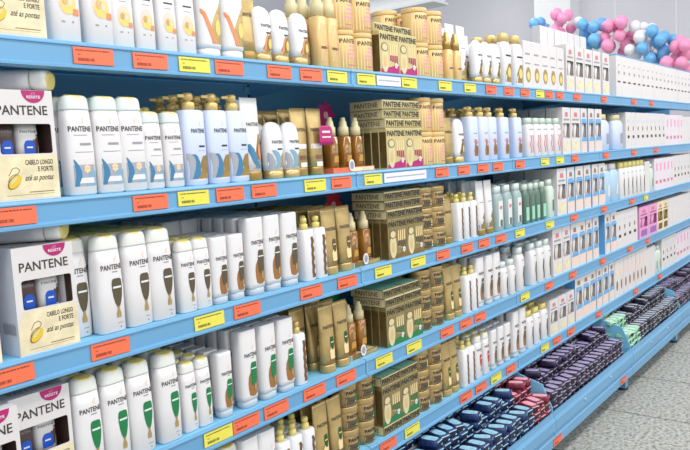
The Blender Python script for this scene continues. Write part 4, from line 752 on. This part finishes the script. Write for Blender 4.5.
for k, x, c, l in ((1, 1.845, 'magenta', 'second'), (2, 1.86, 'red', 'third'), (3, 1.83, 'green', 'fourth')):
    m = MB(); n = 32; ring = [(.04 * (1 + .22 * math.cos(8 * 2 * math.pi * i / n)) * math.cos(2 * math.pi * i / n), .04 * (1 + .22 * math.cos(8 * 2 * math.pi * i / n)) * math.sin(2 * math.pi * i / n)) for i in range(n)]
    z0 = ZS[k] + .185; vs = [(a, yy, b2) for yy in (0, .002) for a, b2 in ring]
    m.add(vs, [tuple(range(n - 1, -1, -1)), tuple(range(n, 2 * n))] + [(i, (i + 1) % n, n + (i + 1) % n, n + i) for i in range(n)], c); m.loft([(-.185, .02, .0012, 6, 0, .003), (0, .01, .0012, 6, 0, .003)], c, 12)
    m.add([(.012 * math.cos(t * .785), -.0006, .012 * math.sin(t * .785)) for t in range(8)], [tuple(range(8))], 'pk_pink')
    o = m.build('display_card'); o.location = (x, .19, z0); tag(o, '%s flower-shaped display card behind oil sprays, %s shelf' % (c, l), 'display card', 'flower cards')
m = MB(); m.loft([(0, .03, .001, 3), (.012, .032, .001, 3), (.05, .028, .001, 3), (.055, .018, .001, 2)], 'magenta', 16); m.band([(.02, -.02, .02), (.024, -.02, .02)], 'white', flat(-.001), 2, .0005); m.band([(.034, -.018, .018), (.04, -.018, .018)], 'white', flat(-.001), 2, .0005)
o = m.build('promo_sticker'); o.location = (1.63, .018, ZS[1] + .085); o.rotation_euler = (-.05, 0, 0); tag(o, 'magenta promotional sticker on banded gold tubes', 'sticker')

# --- wrapped packets piled on the base deck
def packet(base, top):
    m = MB(); m.loft([(0, .023, .034, 5), (.003, .0262, .0385, 5), (.024, .0262, .0385, 5), (.029, .023, .035, 5)], base, 16)
    m.loft([(.0291, .017, .03, 4), (.0296, .017, .03, 4)], top, 12)  # paler top panel, brightened in colour to carry glare on upward faces
    for x in (-.026, .026): m.box(x - .003, x + .003, -.036, .036, .013, .0145, base)
    m.band([(.005, -.018, .004), (.016, -.014, .010), (.021, -.004, .018)], 'black', lambda x, z: -.0387, 2, .0004)
    m.band([(.0235, -.020, .020), (.0262, -.020, .020)], top, lambda x, z: -.0383 + (z - .0235) * .45, 2, .0009)
    m.band([(.006, .010, .018), (.012, .012, .019)], top, lambda x, z: -.0387, 1, .0008)
    return m.build('wrapped_packet')
PK = dict(blue=('light blue and navy', packet('pk_blue', 'pk_sky')), red=('red and pink', packet('pk_red', 'pk_pink')), purple=('dark purple', packet('pk_purple', 'pk_lav')), mint=('mint green', packet('pk_mint', 'pk_pale')), dark=('black and silver', packet('pk_dark', 'pk_silver')), violet=('violet grey', packet('pk_violet', 'pk_lav')))
SEG = [(1.95, 13, 'blue'), (2.70, 3, 'red'), (2.89, 17, 'purple'), (3.97, 4, 'mint'), (4.20, 15, 'dark'), (5.07, 19, 'violet')]
YR = (-.098, -.015, .068); NL = (4, 6, 7)
far = MB()
for x0, n, kind in SEG:
    d, p = PK[kind]; tm = {'mint': 'pk_pale', 'dark': 'pk_silver', 'violet': 'pk_lav'}.get(kind)
    for r in range(3):
        for i in range(n):
            drop_top = random.random() < .22
            for l in range(NL[r]):
                if r > 0 and l < NL[r - 1] - 1: continue
                last = l == NL[r] - 1
                if last and drop_top and r: continue
                loc = (x0 + .0575 * i + random.uniform(-.002, .002), YR[r] + random.uniform(-.006, .004), .1903 + .0298 * l); rz = random.uniform(-.09, .09) * (5 if last else 1)
                if tm is None:
                    o = place(p, loc, rz)
                    tag(o, '%s packet on base deck, %s column, %s row, %s layer up' % (d, ordw(i), ('front', 'middle', 'back')[r], ordw(l)), 'packet', d + ' packets on the base deck')
                else:
                    me = p.data; T = Matrix.Translation(loc) @ Matrix.Rotation(rz, 4, 'Z')
                    base = len(far.v); far.v += [tuple(T @ v.co) for v in me.vertices]
                    for f in me.polygons: far.f.append(tuple(q + base for q in f.vertices)); far.m.append(far.mi(me.materials[f.material_index].name)); far.sm.append(f.use_smooth)
    for r in (1, 2):
        hh = .0298 * (NL[r - 1] - 1) - .002
        m = MB(); m.box(x0 - .026, x0 + .0575 * (n - 1) + .026, YR[r] - .036, YR[r] + .036, .1902, .1902 + hh, 'tag_white'); o = m.build('riser_box')
        tag(o, 'plain riser box carrying %s packets, %s row' % (d, ('', 'middle', 'back')[r]), 'box')
o = far.build('wrapped_packet_pile'); tag(o, 'far pile of mint, black and violet grey wrapped packets on base deck', 'packets'); o['kind'] = 'stuff'

# --- balloons hung on the far wall
def balloon(mt):
    m = MB(); R0 = .092; secs = []
    for i in range(13):
        t = math.pi * i / 12; rr = R0 * math.sin(t); z = -R0 * 1.1 * math.cos(t)
        secs.append((z, max(rr * (.92 if t < 1.2 else 1), .004), max(rr * (.92 if t < 1.2 else 1), .004), 2))
    m.loft(secs, mt, 24); r = empty('balloon'); m.build('skin', r)
    m = MB(); m.loft([(-.119, .011, .011, 2), (-.111, .004, .004, 2), (-.1015, .006, .006, 2)], mt, 10); m.build('knot', r); return r
BP = {c: balloon('b_' + c) for c in ('pink', 'blue', 'white')}
BX = 11.0
# (pixel-free layout: y along the wall, height z, colour, how many, spread)
BC = [('blue', 3.19, 3.14, 3, .12), ('pink', 2.88, 3.18, 7, .2), ('white', 2.62, 3.12, 2, .1), ('blue', 2.40, 2.93, 9, .24), ('pink', 2.07, 2.88, 14, .27), ('white', 1.77, 2.77, 11, .24), ('blue', 1.53, 2.65, 12, .24), ('pink', 1.24, 2.47, 13, .25)]
rb = random.Random(11)
cn = {}; put = []; ties = []
for c, y, z, n, sp in BC:
    cn[c] = cn.get(c, 0); k = 0; tries = 0
    while k < n and tries < 6000:
        tries += 1; g = sp * .82 * (1 + tries / 9000)
        q = Vector((rb.uniform(-.26, .26), rb.uniform(-g, g) * .85, rb.uniform(-g, g)))
        if (q.y / .85) ** 2 + q.z ** 2 > g * g: continue
        l = Vector((BX, y, z)) + q; s = rb.uniform(.85, 1.05)
        if any((l - l2).length < .0925 * (s + s2) for l2, s2 in put): continue
        put.append((l, s)); ties.append(((BX, y, z), tuple(l))); k += 1
        o = place(BP[c], l, rb.uniform(0, 6.28), rb.uniform(-.25, .25), rb.uniform(-.25, .25), s)
        tag(o, '%s party balloon, %s of its colour, in garland near far wall' % (c, ordw(cn[c])), 'balloon', c + ' balloons in the garland'); cn[c] += 1
m = MB()
pts = [(BX, y, z) for c, y, z, n, sp in BC]
for a, b2 in list(zip(pts, pts[1:])) + ties:
    vs = [(p[0] + dx, p[1], p[2] + dz) for p in (a, b2) for dx, dz in ((-.004, -.004), (.004, -.004), (.004, .004), (-.004, .004))]
    m.add(vs, [(i, (i + 1) % 4, (i + 1) % 4 + 4, i + 4) for i in range(4)], 'wall_white')
for q in (pts[0], pts[-1], pts[4]): m.box(q[0] - .002, q[0] + .002, q[1] - .002, q[1] + .002, q[2], 6, 'wall_white')
tag(m.build('garland_cord'), 'white cord holding the pink, blue and white balloon garland', 'cord')

# any prototype that was never placed is dropped
def drop(o):
    for c in [c for c in COL.objects if c.parent == o]: drop(c)
    bpy.data.objects.remove(o)
for o in list(COL.objects):
    try:
        if o.parent is None and o.type in ('MESH', 'EMPTY') and 'label' not in o and 'kind' not in o: print('dropping', o.name); drop(o)
    except ReferenceError: pass
print('objects', len(COL.objects), 'things', len(LABELS))
